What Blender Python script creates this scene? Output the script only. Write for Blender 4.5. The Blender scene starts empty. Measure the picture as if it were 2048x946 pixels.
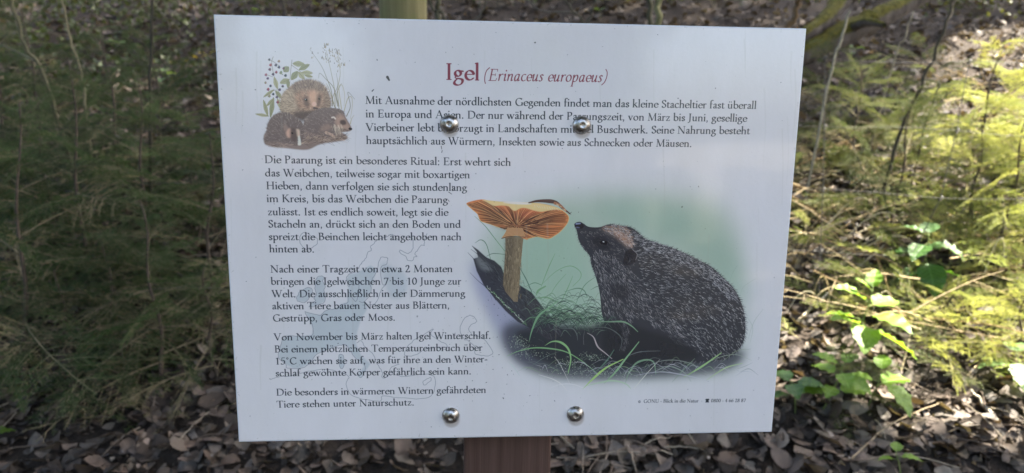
import bpy, math, random
import numpy as np
from mathutils import Vector, Matrix, Euler, noise

# ---------------------------------------------------------------- camera, sky, sun, exposure
sc = bpy.context.scene
COL = sc.collection
CAM = Vector((0, -.74, 1.25)); PITCH = math.radians(12); FPX = 1400.   # focal length in pixels of a 2048 px wide frame
cd = bpy.data.cameras.new('camera'); cam = bpy.data.objects.new('camera', cd); COL.objects.link(cam)
cam.location = CAM; cam.rotation_euler = (math.radians(90)-PITCH, 0, 0)
cd.sensor_width = 36; cd.lens = 36*FPX/2048; cd.clip_start = .02; cd.clip_end = 500
cd.dof.use_dof = True; cd.dof.focus_distance = .725; cd.dof.aperture_fstop = 6.3
sc.camera = cam
SUN_EL, SUN_AZ = math.radians(52), math.radians(76)          # azimuth from +Y towards +X
SUN = Vector((math.cos(SUN_EL)*math.sin(SUN_AZ), math.cos(SUN_EL)*math.cos(SUN_AZ), math.sin(SUN_EL)))
wd = bpy.data.worlds.new('World'); sc.world = wd; wd.use_nodes = True
nt = wd.node_tree; bg = nt.nodes['Background']; sky = nt.nodes.new('ShaderNodeTexSky')
sky.sky_type = 'NISHITA'; sky.sun_disc = False; sky.sun_elevation = SUN_EL; sky.sun_rotation = SUN_AZ
sky.air_density = 1.0; sky.dust_density = 4.5; sky.ozone_density = .8
nt.links.new(sky.outputs[0], bg.inputs[0]); bg.inputs[1].default_value = .10
sl = bpy.data.lights.new('sun', 'SUN'); sl.energy = 5; sl.angle = math.radians(.53); sl.color = (1, .93, .80)
so = bpy.data.objects.new('sun', sl); COL.objects.link(so); so.rotation_euler = SUN.to_track_quat('Z', 'Y').to_euler()
sc.view_settings.view_transform = 'Standard'; sc.view_settings.look = 'None'; sc.view_settings.exposure = 3.2; sc.view_settings.gamma = 1
sc.cycles.max_bounces = 6; sc.cycles.transparent_max_bounces = 8

# ---------------------------------------------------------------- helpers
RN = random.Random(11); NR = np.random.default_rng(11)
CR = Euler(cam.rotation_euler).to_matrix()
def ray(px, py): return (CR @ Vector(((px-1024)/FPX, -(py-473)/FPX, -1))).normalized()
def height(x, y):
    t = y-.35
    s = .36*(math.sqrt(t*t+.04)+t)/2*1.0
    if y > 3: s += .16*(y-3)**2/(y-3+2)
    b = .045*noise.noise((x*.9, y*.9, 0))*min(1, max(0, y-.1))*2+.02*noise.noise((x*3.1, y*3.1, 4))
    return s+b+.05*x*(1 if y > .4 else max(0, y/.4))*.5
def ground(px, py):
    """where the sight line through a photo pixel meets the forest floor"""
    d = ray(px, py); t = .9
    for _ in range(2600):
        p = CAM+d*t
        if p.z < height(p.x, p.y): break
        t += .006
    return Vector((p.x, p.y, height(p.x, p.y)))
def at(px, py, dist):
    """the point on the sight line at horizontal distance dist behind the panel (world y)"""
    d = ray(px, py); return CAM+d*((dist-CAM.y)/d.y)
def link(o, parent=None):
    COL.objects.link(o)
    if parent is not None: o.parent = parent
    return o
def tag(o, label=None, cat=None, group=None, kind=None):
    if label: o['label'] = label
    if cat: o['category'] = cat
    if group: o['group'] = group
    if kind: o['kind'] = kind
    return o
def empty(name, loc, rz=0):
    o = bpy.data.objects.new(name, None); o.empty_display_size = .1; o.location = loc; o.rotation_euler = (0, 0, rz); return link(o)
def mesh_np(name, V, F, mats, col=None, smooth=False, mi=None):
    """V (n,3), F (m,k) int array of equal-sided faces; col (n,3) gives a colour attribute 'tint'"""
    V = np.asarray(V, np.float32); F = np.asarray(F, np.int32); k = F.shape[1]
    me = bpy.data.meshes.new(name); me.vertices.add(len(V)); me.vertices.foreach_set('co', V.ravel())
    me.loops.add(F.size); me.loops.foreach_set('vertex_index', F.ravel())
    me.polygons.add(len(F)); me.polygons.foreach_set('loop_start', np.arange(len(F), dtype=np.int32)*k)
    me.polygons.foreach_set('loop_total', np.full(len(F), k, np.int32))
    if smooth: me.polygons.foreach_set('use_smooth', np.ones(len(F), bool))
    for m in (mats if isinstance(mats, (list, tuple)) else [mats]): me.materials.append(m)
    if mi is not None: me.polygons.foreach_set('material_index', np.asarray(mi, np.int32))
    if col is not None:
        a = me.color_attributes.new('tint', 'FLOAT_COLOR', 'POINT')
        a.data.foreach_set('color', np.c_[np.asarray(col, np.float32), np.ones(len(V), np.float32)].ravel())
    me.update(); me.validate(); return me
def obj(name, me, parent=None, loc=(0, 0, 0), rot=(0, 0, 0), scale=1):
    o = bpy.data.objects.new(name, me); o.location = loc; o.rotation_euler = rot
    o.scale = (scale,)*3 if isinstance(scale, (int, float)) else scale
    return link(o, parent)
class MB:
    def __init__(s): s.v, s.f, s.c, s.n = [], [], [], 0
    def add(s, V, F, c=None):
        V = np.asarray(V, float); F = np.asarray(F, int)
        s.v.append(V); s.f.append(F+s.n); s.n += len(V)
        s.c.append(np.tile(c if c is not None else (1, 1, 1), (len(V), 1)) if np.ndim(c) < 2 else c)
    def tube(s, P, R, seg=6, c=None, cap=False):
        P = np.asarray(P, float); n = len(P); R = np.broadcast_to(R, (n,)) if np.ndim(R) else np.full(n, R)
        T = np.gradient(P, axis=0); T /= np.linalg.norm(T, axis=1)[:, None]+1e-9
        up = np.array([0, 0, 1.]) if abs(T[0][2]) < .9 else np.array([1., 0, 0])
        A = np.cross(T, up); A /= np.linalg.norm(A, axis=1)[:, None]+1e-9; B = np.cross(T, A)
        a = np.arange(seg)*2*np.pi/seg
        V = (P[:, None]+R[:, None, None]*(np.cos(a)[None, :, None]*A[:, None]+np.sin(a)[None, :, None]*B[:, None])).reshape(-1, 3)
        F = [(i*seg+j, i*seg+(j+1) % seg, (i+1)*seg+(j+1) % seg, (i+1)*seg+j) for i in range(n-1) for j in range(seg)]
        if cap:
            V = np.vstack([V, P[0], P[-1]]); m = n*seg
            F += [(m, (j+1) % seg, j, j) for j in range(seg)]+[(m+1, (n-1)*seg+j, (n-1)*seg+(j+1) % seg, (n-1)*seg+j) for j in range(seg)]
            F = [f if len(set(f)) == 4 else None for f in F]
            F = [f for f in F if f]
            k = len(V); V = np.vstack([V]); 
            for e, off in ((m, 0), (m+1, (n-1)*seg)):
                for j in range(0, seg-1, 2): F.append((e, off+j, off+j+1, off+(j+2) % seg) if e == m+1 else (e, off+(j+2) % seg, off+j+1, off+j))
        s.add(V, F, c)
    def box(s, x0, x1, y0, y1, z0, z1, c=None):
        V = [(x, y, z) for z in (z0, z1) for y in (y0, y1) for x in (x0, x1)]
        s.add(V, [(0, 2, 3, 1), (4, 5, 7, 6), (0, 1, 5, 4), (2, 6, 7, 3), (0, 4, 6, 2), (1, 3, 7, 5)], c)
    def mesh(s, name, mats, smooth=True, tint=False):
        return mesh_np(name, np.vstack(s.v), np.vstack(s.f), mats, np.vstack(s.c) if tint else None, smooth)
def mat(name, col=(.5, .5, .5), rough=.7, metal=0., spec=.5):
    m = bpy.data.materials.new(name); m.use_nodes = True; b = m.node_tree.nodes['Principled BSDF']
    b.inputs['Base Color'].default_value = (*col, 1); b.inputs['Roughness'].default_value = rough
    b.inputs['Metallic'].default_value = metal; b.inputs['Specular IOR Level'].default_value = spec
    return m
class NB:
    def __init__(s, m): s.t = m.node_tree; s.b = s.t.nodes['Principled BSDF']; s.tc = s.t.nodes.new('ShaderNodeTexCoord')
    def n(s, typ, **k):
        o = s.t.nodes.new(typ)
        for a, v in k.items():
            if a in o.inputs.keys(): o.inputs[a].default_value = v
            else: setattr(o, a, v)
        return o
    def l(s, a, b): s.t.links.new(a, b)
    def noise(s, scale, detail=4, rough=.6, co='Object', stretch=None, dist=0):
        q = s.n('ShaderNodeTexNoise', Scale=scale, Detail=detail, Roughness=rough, Distortion=dist); src = s.tc.outputs[co]
        if stretch:
            mp = s.n('ShaderNodeMapping'); mp.inputs['Scale'].default_value = stretch; s.l(src, mp.inputs[0]); src = mp.outputs[0]
        s.l(src, q.inputs['Vector']); return q.outputs[0]
    def ramp(s, f, stops):
        r = s.n('ShaderNodeValToRGB'); e = r.color_ramp.elements
        while len(e) < len(stops): e.new(.5)
        for i, (p, c) in enumerate(stops): e[i].position = p; e[i].color = (*c, 1) if len(c) == 3 else c
        s.l(f, r.inputs[0]); return r.outputs[0]
    def mix(s, f, a, b, mode='MIX'):
        x = s.n('ShaderNodeMix', data_type='RGBA', blend_type=mode)
        for v, i in ((f, 0), (a, 6), (b, 7)):
            if isinstance(v, (int, float)): x.inputs[i].default_value = v
            elif isinstance(v, tuple): x.inputs[i].default_value = (*v, 1)
            else: s.l(v, x.inputs[i])
        return x.outputs[2]
    def bump(s, h, strength=.4, dist=.01):
        q = s.n('ShaderNodeBump', Strength=strength, Distance=dist); s.l(h, q.inputs['Height']); s.l(q.outputs[0], s.b.inputs['Normal']); return q
    def base(s, c): s.l(c, s.b.inputs['Base Color'])
def leafy(m, trans=.35, rough=.55):
    """let light through thin foliage"""
    t = m.node_tree; b = t.nodes['Principled BSDF']; out = t.nodes['Material Output']
    tr = t.nodes.new('ShaderNodeBsdfTranslucent'); mx = t.nodes.new('ShaderNodeMixShader'); mx.inputs[0].default_value = trans
    l = b.inputs['Base Color'].links
    g = t.nodes.new('ShaderNodeMix'); g.data_type = 'RGBA'; g.blend_type = 'MULTIPLY'; g.inputs[0].default_value = 1; g.inputs[7].default_value = (1.5, 1.35, .6, 1)
    if l: t.links.new(l[0].from_socket, g.inputs[6])
    else: g.inputs[6].default_value = b.inputs['Base Color'].default_value
    t.links.new(g.outputs[2], tr.inputs[0]); t.links.new(b.outputs[0], mx.inputs[1]); t.links.new(tr.outputs[0], mx.inputs[2]); t.links.new(mx.outputs[0], out.inputs[0])
    b.inputs['Roughness'].default_value = rough
# ---------------------------------------------------------------- the printed face of the sign, painted in code
PW, PH = 2800, 2096                       # raster of the print (panel is 0.60 x 0.449 m)
def _hom(src, dst):
    A = []
    for (u, v), (x, y) in zip(src, dst):
        A.append([u, v, 1, 0, 0, 0, -x*u, -x*v, -x]); A.append([0, 0, 0, u, v, 1, -y*u, -y*v, -y])
    h = np.linalg.svd(np.array(A, float))[2][-1]
    return h.reshape(3, 3)/h[8]
HP = _hom([(427, 29), (1613, 57), (1543, 864), (477, 884)], [(0, 0), (PW, 0), (PW, PH), (0, PH)])
def M(pts):
    p = np.atleast_2d(np.array(pts, float))
    q = np.c_[p, np.ones(len(p))] @ HP.T
    return q[:, :2]/q[:, 2:]
KS = PW/1130.0                             # print pixels per sketch unit, about
def lin(c):
    c = np.array(c, float)/255
    return np.where(c < .04045, c/12.92, ((c+.055)/1.055)**2.4)
PAPER = lin((184, 192, 204))
def ink(c): return (np.minimum(lin(c)/PAPER, 1.1)*WHITE).astype(np.float32)
WHITE = np.array([.775, .74, .715])
art = np.empty((PH, PW, 3), np.float32); art[:] = WHITE
rg = np.random.default_rng(5)

def blend(x0, y0, a, col):
    h, w = a.shape
    X0, Y0, X1, Y1 = max(x0, 0), max(y0, 0), min(x0+w, PW), min(y0+h, PH)
    if X1 <= X0 or Y1 <= Y0: return
    s = art[Y0:Y1, X0:X1]; m = a[Y0-y0:Y1-y0, X0-x0:X1-x0, None].astype(np.float32)
    c = col if np.ndim(col) == 1 else col[Y0-y0:Y1-y0, X0-x0:X1-x0]
    s += (c-s)*m
def segdist(X, Y, P, R):
    best = np.full(X.shape, 1e9, np.float32)
    for i in range(len(P)-1):
        ax, ay = P[i]; bx, by = P[i+1]; dx, dy = bx-ax, by-ay
        L = dx*dx+dy*dy+1e-9
        t = np.clip(((X-ax)*dx+(Y-ay)*dy)/L, 0, 1)
        d = np.sqrt((X-ax-t*dx)**2+(Y-ay-t*dy)**2)-(R[i]+(R[i+1]-R[i])*t)
        np.minimum(best, d, out=best)
    return best
def smooth(p, n=6, closed=False):
    p = np.array(p, float)
    if len(p) < 3: return p
    if closed: q = np.vstack([p[-1], p, p[0], p[1]])
    else: q = np.vstack([2*p[0]-p[1], p, 2*p[-1]-p[-2]])
    out = []
    for i in range(1, len(q)-2):
        for t in np.arange(n)/n:
            a, b, c, d = q[i-1], q[i], q[i+1], q[i+2]
            out.append(.5*(2*b+(c-a)*t+(2*a-5*b+4*c-d)*t*t+(3*b-a-3*c+d)*t**3))
    if not closed: out.append(q[-2])
    return np.array(out)
def stroke(pts, r0, r1, col, al=1., rm=None, cv=True, soft=.8, canvas=False):
    P = np.array(pts, float)
    if cv and len(P) > 2: P = smooth(P, 5)
    if not canvas: P = M(P)
    n = len(P); t = np.linspace(0, 1, n)
    R = (r0+(r1-r0)*t if rm is None else np.interp(t, [0, .45, 1], [r0, rm, r1]))*KS
    pad = R.max()+2
    x0, y0 = np.floor(P.min(0)-pad).astype(int); x1, y1 = np.ceil(P.max(0)+pad).astype(int)
    Y, X = np.mgrid[y0:y1, x0:x1].astype(np.float32)
    d = segdist(X, Y, P, R)
    blend(x0, y0, np.clip(.5-d/soft, 0, 1)*al, ink(col) if not isinstance(col, np.ndarray) else col)
def blur(a, r):
    r = int(r)
    if r < 1: return a
    for _ in range(3):
        for ax in (0, 1):
            p = [(0, 0), (0, 0)]; p[ax] = (r+1, r)
            c = np.cumsum(np.pad(a, p, mode='edge'), axis=ax, dtype=np.float64)
            n = a.shape[ax]
            a = ((c[2*r+1:2*r+1+n] - c[:n]) if ax == 0 else (c[:, 2*r+1:2*r+1+n]-c[:, :n]))/(2*r+1)
    return a.astype(np.float32)
def polymask(pts, feather=0, cv=True, n=5):
    P = np.array(pts, float)
    if cv: P = smooth(P, n, True)
    P = M(P)
    pad = int(feather*KS*3+3)
    x0, y0 = np.floor(P.min(0)-pad).astype(int); x1, y1 = np.ceil(P.max(0)+pad).astype(int)
    h, w = y1-y0, x1-x0
    acc = np.zeros((h, w), np.float32)
    for sub in (.25, .75):
        for j in range(h):
            yy = y0+j+sub
            a, b = P, np.roll(P, -1, 0)
            c = (a[:, 1] <= yy) != (b[:, 1] <= yy)
            if not c.any(): continue
            a, b = a[c], b[c]
            xs = np.sort(a[:, 0]+(yy-a[:, 1])*(b[:, 0]-a[:, 0])/(b[:, 1]-a[:, 1]))-x0
            for k in range(0, len(xs)-1, 2):
                i0, i1 = int(round(xs[k])), int(round(xs[k+1]))
                acc[j, max(i0, 0):max(i1, 0)] += .5
    if feather: acc = blur(acc, feather*KS)
    return x0, y0, acc
def fill(pts, col, al=1., feather=0, cv=True, mottle=0):
    x0, y0, m = polymask(pts, feather, cv)
    if mottle:
        g = rg.random((m.shape[0]//6+2, m.shape[1]//6+2)); g = np.kron(g, np.ones((6, 6)))[:m.shape[0], :m.shape[1]]
        g = blur(g.astype(np.float32), 3); m = m*(1-mottle+mottle*2*np.clip(g, 0, 1))
    blend(x0, y0, np.clip(m, 0, 1)*al, ink(col))

# ---- lettering: an old-style serif drawn with a broad nib; units are 1/1000 of the em
TH = math.radians(20)
def arc(cx, cy, rx, ry, a0, a1, n=14):
    return [(cx+rx*math.cos(math.radians(a0+(a1-a0)*i/n)), cy+ry*math.sin(math.radians(a0+(a1-a0)*i/n))) for i in range(n+1)]
def N(*p): return ('n', list(p))
def C(*p): return ('n', [tuple(q) for q in smooth(p, 5)])
def T(*p, r=14): return ('t', list(p), r)
def TC(*p, r=14): return ('t', [tuple(q) for q in smooth(p, 5)], r)
def D(x, y, r=42): return ('t', [(x, y), (x+1, y)], r)
def A(*a, **k): return ('n', arc(*a, **k))
def bs(x, y=13, w=72): return T((x-w, y), (x+w, y))
def fl(x, y): return T((x-72, y-38), (x, y-12), r=17)
def uml(x): return [D(x-78, 570, 36), D(x+78, 570, 36)]
G = {}
def g(c, adv, *s): G[c] = (adv, [q for k in s for q in (k if isinstance(k, list) else [k])])
arch = lambda x, w: C((x+12, 295), (x+70, 362), (x+150, 382), (x+w-20, 340), (x+w, 260), (x+w, 20))
g('i', 232, N((112, 20), (112, 378)), fl(112, 400), bs(112), D(108, 580))
g('l', 228, N((112, 20), (112, 680)), fl(112, 705), bs(112))
g('n', 510, N((112, 20), (112, 378)), fl(112, 400), bs(112), arch(112, 270), bs(382))
g('h', 505, N((112, 20), (112, 680)), fl(112, 705), bs(112), arch(112, 270), bs(382))
g('m', 780, N((112, 20), (112, 378)), fl(112, 400), bs(112), arch(112, 270), bs(382), arch(382, 270), bs(652))
_u = [C((112, 375), (112, 130), (140, 45), (210, 18), (290, 45), (362, 105)), fl(112, 400), N((368, 375), (368, 20)), fl(368, 400), T((368, 13), (438, 24))]
g('u', 500, _u); g('ü', 500, _u, uml(240))
g('r', 345, N((112, 20), (112, 378)), fl(112, 400), bs(112), C((124, 290), (175, 355), (235, 385), (275, 375)), D(285, 362, 34))
_o = [A(245, 198, 175, 186, 0, 360, n=24)]
g('o', 490, _o); g('ö', 490, _o, uml(245))
g('c', 405, A(235, 198, 172, 188, 52, 318, n=18), D(330, 330, 30))
g('e', 415, A(230, 198, 168, 188, 12, 322, n=20), T((78, 232), (388, 236), r=13))
_a = [C((92, 318), (125, 372), (200, 390), (268, 358), (282, 290), (282, 90), (305, 28), (375, 42)), D(92, 318, 30), C((278, 232), (150, 190), (85, 110), (110, 35), (175, 20), (275, 82))]
g('a', 400, _a); g('ä', 400, _a, uml(195))
g('d', 500, A(225, 198, 162, 186, 42, 318, n=16), N((378, 50), (378, 680)), fl(378, 705), T((378, 13), (448, 24)))
g('b', 490, N((108, 60), (108, 680)), fl(108, 705), A(262, 198, 165, 186, 142, -150, n=18))
g('p', 500, N((112, -240), (112, 375)), fl(112, 400), bs(112, -247), A(272, 198, 160, 186, 138, -138, n=18))
g('g', 450, A(200, 265, 118, 118, 0, 360, n=18), T((300, 345), (345, 362), (410, 352), r=20), TC((135, 160), (85, 115), (110, 75), (200, 60), r=16), C((190, 60), (300, 50), (375, 15), (385, -70), (320, -165), (190, -205), (80, -170), (50, -105), (95, -20), (165, 40)))
g('f', 300, C((122, 20), (122, 540), (140, 640), (195, 695), (270, 695)), D(285, 672, 34), T((40, 378), (255, 378), r=16), bs(122))
g('ß', 520, C((112, 20), (112, 540), (140, 660), (220, 705), (310, 670), (330, 580), (270, 480), (240, 420), (300, 350), (410, 230), (420, 100), (350, 20), (250, 30)), T((30, 378), (112, 378)), bs(112))
g('k', 490, N((112, 20), (112, 680)), fl(112, 705), bs(112), T((125, 195), (345, 372), r=16), N((195, 250), (420, 20)), T((270, 385), (420, 385)), T((340, 13), (490, 13)))
g('s', 350, C((278, 310), (235, 380), (160, 388), (92, 350), (90, 280), (155, 222), (240, 170), (282, 105), (240, 30), (150, 14), (75, 85)), T((283, 382), (278, 300), r=14), T((72, 105), (76, 15), r=14))
g('t', 300, C((122, 460), (122, 130), (140, 40), (195, 16), (275, 48)), T((35, 372), (122, 470), r=14), T((45, 378), (270, 378), r=16))
g('v', 440, N((75, 380), (225, 30)), T((222, 15), (365, 380), r=16), T((10, 387), (140, 387)), T((300, 387), (430, 387)))
g('w', 680, N((75, 380), (215, 30)), T((212, 15), (335, 370), r=16), N((320, 380), (460, 30)), T((457, 15), (600, 380), r=16), T((10, 387), (140, 387)), T((260, 387), (390, 387)), T((540, 387), (670, 387)))
g('x', 450, N((85, 375), (360, 20)), T((350, 380), (85, 15), r=15), T((25, 387), (160, 387)), T((290, 387), (420, 387)), T((20, 13), (155, 13)), T((290, 13), (430, 13)))
g('z', 410, T((70, 300), (75, 378), (340, 378), r=16), T((335, 370), (80, 25), r=27), T((75, 20), (350, 20), (365, 105), r=16))
cs = lambda x, y: T((x-88, y), (x+88, y), r=14)
g('I', 330, N((165, 20), (165, 635)), cs(165, 13), cs(165, 640))
g('H', 740, N((150, 20), (150, 635)), N((590, 20), (590, 635)), cs(150, 13), cs(150, 640), cs(590, 13), cs(590, 640), T((150, 335), (590, 335), r=16))
g('D', 740, N((150, 20), (150, 635)), T((60, 640), (330, 640)), T((60, 14), (330, 14)), C((320, 632), (480, 600), (610, 480), (640, 330), (600, 160), (480, 50), (320, 24)))
g('P', 550, N((150, 20), (150, 635)), cs(150, 13), T((60, 640), (290, 640)), C((290, 632), (400, 600), (450, 500), (410, 370), (300, 310), (210, 315)))
g('B', 590, N((150, 20), (150, 635)), T((60, 640), (290, 640)), T((60, 14), (300, 14)), C((290, 632), (390, 590), (410, 490), (340, 380), (200, 350)), C((250, 352), (400, 330), (490, 220), (460, 90), (300, 22)))
g('R', 630, N((150, 20), (150, 635)), cs(150, 13), T((60, 640), (290, 640)), C((290, 632), (400, 600), (440, 490), (390, 380), (290, 325), (200, 325)), C((290, 325), (450, 130), (540, 30), (640, 15)))
g('E', 580, N((150, 20), (150, 635)), T((60, 640), (480, 640), (490, 530), r=15), T((60, 14), (490, 14), (525, 140), r=15), T((150, 335), (400, 335), r=15), T((405, 270), (405, 400), r=13))
g('L', 560, N((150, 20), (150, 635)), cs(150, 640), T((60, 14), (480, 14), (520, 150), r=15))
g('K', 690, N((150, 20), (150, 635)), cs(150, 13), cs(150, 640), T((160, 300), (490, 620), r=16), N((270, 400), (590, 25)), T((420, 640), (590, 640)), T((520, 13), (690, 13)))
g('T', 640, N((320, 20), (320, 635)), cs(320, 13), T((40, 530), (50, 638), (590, 638), (600, 530), r=16))
g('N', 760, N((140, 635), (620, 20)), T((150, 20), (150, 620), r=17), T((625, 20), (625, 640), r=17), T((70, 13), (235, 13)), T((540, 640), (710, 640)), T((60, 640), (150, 640)))
g('M', 860, T((130, 20), (165, 620), r=17), N((165, 630), (420, 30)), T((425, 30), (680, 630), r=16), N((685, 630), (715, 20)), T((55, 13), (215, 13)), T((635, 13), (800, 13)), T((90, 640), (170, 640)), T((690, 640), (770, 640)))
g('A', 690, T((95, 15), (335, 650), r=16), N((335, 640), (580, 20)), T((185, 235), (480, 235), r=14), T((20, 13), (185, 13)), T((495, 13), (670, 13)))
g('V', 680, N((100, 630), (350, 25)), T((350, 10), (590, 640), r=16), T((15, 641), (195, 641)), T((500, 641), (675, 641)))
g('W', 940, N((100, 630), (310, 25)), T((310, 10), (480, 600), r=16), N((420, 630), (640, 25)), T((640, 10), (850, 640), r=16), T((15, 641), (195, 641)), T((340, 641), (510, 641)), T((760, 641), (930, 641)))
g('G', 730, A(380, 326, 290, 318, 48, 335, n=20), N((620, 40), (620, 260)), T((540, 275), (700, 275)), T((580, 530), (600, 640), r=14))
g('C', 660, A(375, 326, 285, 318, 45, 318, n=20), T((565, 520), (590, 640), r=14))
g('O', 760, A(380, 326, 295, 318, 0, 360, n=26))
g('U', 720, C((140, 635), (140, 210), (190, 60), (350, 16), (500, 60), (570, 200)), T((575, 180), (575, 640), r=17), cs(140, 640), cs(575, 640))
g('S', 460, C((375, 520), (310, 630), (200, 640), (105, 570), (115, 440), (230, 350), (350, 270), (385, 150), (310, 35), (190, 14), (85, 120)), T((385, 620), (378, 500), r=14), T((80, 150), (85, 25), r=14))
g('J', 340, C((170, 635), (170, 60), (140, -70), (40, -140)), cs(170, 640), D(30, -120, 32))
g('0', 480, A(240, 320, 165, 305, 0, 360, n=24)); g('1', 470, N((240, 20), (240, 600)), bs(240, 13, 90), T((120, 560), (240, 620), r=18))
g('2', 480, C((95, 500), (150, 610), (260, 620), (340, 530), (320, 400), (200, 200), (80, 40)), T((75, 30), (400, 30), (425, 110), r=28))
g('4', 480, T((300, 620), (50, 200), (440, 200), r=18), N((310, 20), (310, 600)), bs(310, 13, 70)); g('5', 480, T((400, 620), (160, 620), (130, 370), r=20), C((130, 370), (260, 390), (370, 300), (370, 140), (260, 20), (110, 30), (80, 80)))
g('6', 480, C((400, 620), (230, 540), (100, 360), (80, 190), (150, 40), (260, 20), (380, 100), (390, 250), (290, 360), (160, 330), (95, 230)))
g('7', 480, T((75, 520), (80, 600), (410, 600), r=24), T((405, 600), (190, 20), r=30)); g('8', 480, A(240, 470, 125, 145, 0, 360, n=18), A(240, 165, 155, 160, 0, 360, n=18))
g('.', 240, D(110, 30, 44)); g(',', 240, D(110, 30, 42), T((135, 20), (120, -60), (75, -110), r=18)); g(':', 250, D(115, 30, 42), D(115, 350, 42)); g('-', 320, T((50, 215), (260, 215), r=24))
g('°', 320, ('t', arc(150, 560, 75, 75, 0, 360), 18)); g('·', 260, D(120, 240, 40)); g(' ', 250)
g('(', 300, TC((260, 720), (120, 560), (80, 300), (120, 20), (200, -150), r=22)); g(')', 300, TC((60, 720), (180, 560), (220, 300), (160, 20), (20, -150), r=22))
g('©', 560, ('t', arc(270, 230, 215, 215, 0, 360, n=22), 22), ('t', arc(275, 230, 100, 105, 50, 310), 24))
g('☎', 900, T((120, 520), (200, 590), (640, 590), (720, 520), r=62), T((120, 500), (190, 430), r=62), T((720, 500), (650, 430), r=62), T((330, 470), (200, 110), (640, 110), (510, 470), (330, 470), r=62), T((400, 400), (260, 130), r=60), T((440, 400), (580, 130), r=60), T((420, 380), (420, 100), r=70), T((130, 60), (710, 60), r=62))
G['R:'] = G['R']
GI = dict(G)
def gi(c, adv, *s): GI[c] = (adv, [q for k in s for q in (k if isinstance(k, list) else [k])])
gi('i', 230, C((60, 330), (115, 380), (115, 60), (150, 18), (205, 60)), D(125, 570, 38))
gi('n', 430, N((95, 20), (95, 375)), T((40, 330), (95, 385)), C((105, 230), (200, 365), (280, 380), (310, 300), (305, 60), (335, 18), (385, 60)))
gi('u', 430, C((45, 330), (95, 380), (90, 90), (140, 18), (220, 60), (300, 220)), C((305, 375), (300, 60), (330, 18), (385, 60)))
gi('a', 420, C((300, 340), (220, 388), (110, 320), (70, 170), (110, 25), (190, 30), (295, 200)), C((305, 375), (290, 60), (320, 18), (375, 60)))
gi('r', 320, N((95, 20), (95, 375)), T((40, 330), (95, 385)), C((105, 240), (170, 350), (250, 385), (280, 360)))
gi('p', 420, N((95, -235), (95, 375)), T((40, 330), (95, 385)), bs(95, -247, 60), C((105, 200), (190, 360), (290, 370), (345, 260), (310, 90), (220, 16), (110, 40)))
gi('c', 340, A(205, 198, 140, 185, 60, 315, n=16)); gi('e', 350, A(205, 198, 140, 185, -5, 315, n=18), T((75, 180), (330, 215), r=13)); gi('o', 400, A(200, 198, 145, 185, 0, 360, n=20))
gi('s', 300, C((235, 330), (170, 385), (100, 350), (100, 270), (190, 170), (210, 80), (130, 15), (50, 50)))

def glyph(strokes, ox, oy, ux, uy, em, xs, bold, col, shear, al):
    """one letter: pen origin (ox, oy) in print pixels, ux/uy the writing direction and its normal"""
    na, nb = 37*bold, (13.5+3*(bold-1)*4)
    allp = np.array([p for s in strokes for p in s[1]], float)
    if not len(allp): return
    c, s_ = math.cos(TH), math.sin(TH)
    def tr(p):
        p = np.array(p, float); x = (p[:, 0]+shear*p[:, 1])*em*xs/1000; y = p[:, 1]*em/1000
        return np.c_[ox+x*ux[0]+y*uy[0], oy+x*ux[1]+y*uy[1]]
    Q = tr(allp); pad = em*.09*bold+2
    x0, y0 = np.floor(Q.min(0)-pad).astype(int); x1, y1 = np.ceil(Q.max(0)+pad).astype(int)
    Y, X = np.mgrid[y0:y1, x0:x1].astype(np.float32)
    cov = np.zeros(X.shape, np.float32); k = em/1000
    for s in strokes:
        P = tr(s[1])
        if s[0] == 't':
            r = (s[2]*(1+.5*(bold-1)))*k*1.06
            d = segdist(X, Y, P, np.full(len(P), r))
        else:
            f = lambda x, y: ((x*c-y*s_)/(na*k), (x*s_+y*c)/(nb*k))     # y runs down the print
            U, V = f(X, Y); pu, pv = f(P[:, 0], P[:, 1])
            d = (segdist(U, V, np.c_[pu, pv], np.ones(len(P))))*nb*k*1.6
        np.maximum(cov, np.clip(.5-d/1.1, 0, 1), out=cov)
    blend(x0, y0, cov*al, col)
def line(txt, x0, y0, x1, y1, em, col, font=G, bold=1., shear=0, al=.95, adj=1.0):
    a, b = M([(x0, y0), (x1, y1)])
    L = np.hypot(*(b-a)); ux = (b-a)/L; uy = (ux[1], -ux[0])
    em = em*KS
    tot = sum(font[ch][0] for ch in txt) - (font[txt[-1]][0]-(font[txt[-1]][0]-40))
    xs = L*1000/(tot*em)
    x = 0
    for ch in txt:
        adv, st = font[ch]
        glyph(st, a[0]+ux[0]*x, a[1]+ux[1]*x, ux, uy, em, xs, bold, col, shear, al)
        x += adv*em*xs/1000
    return xs

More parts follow.
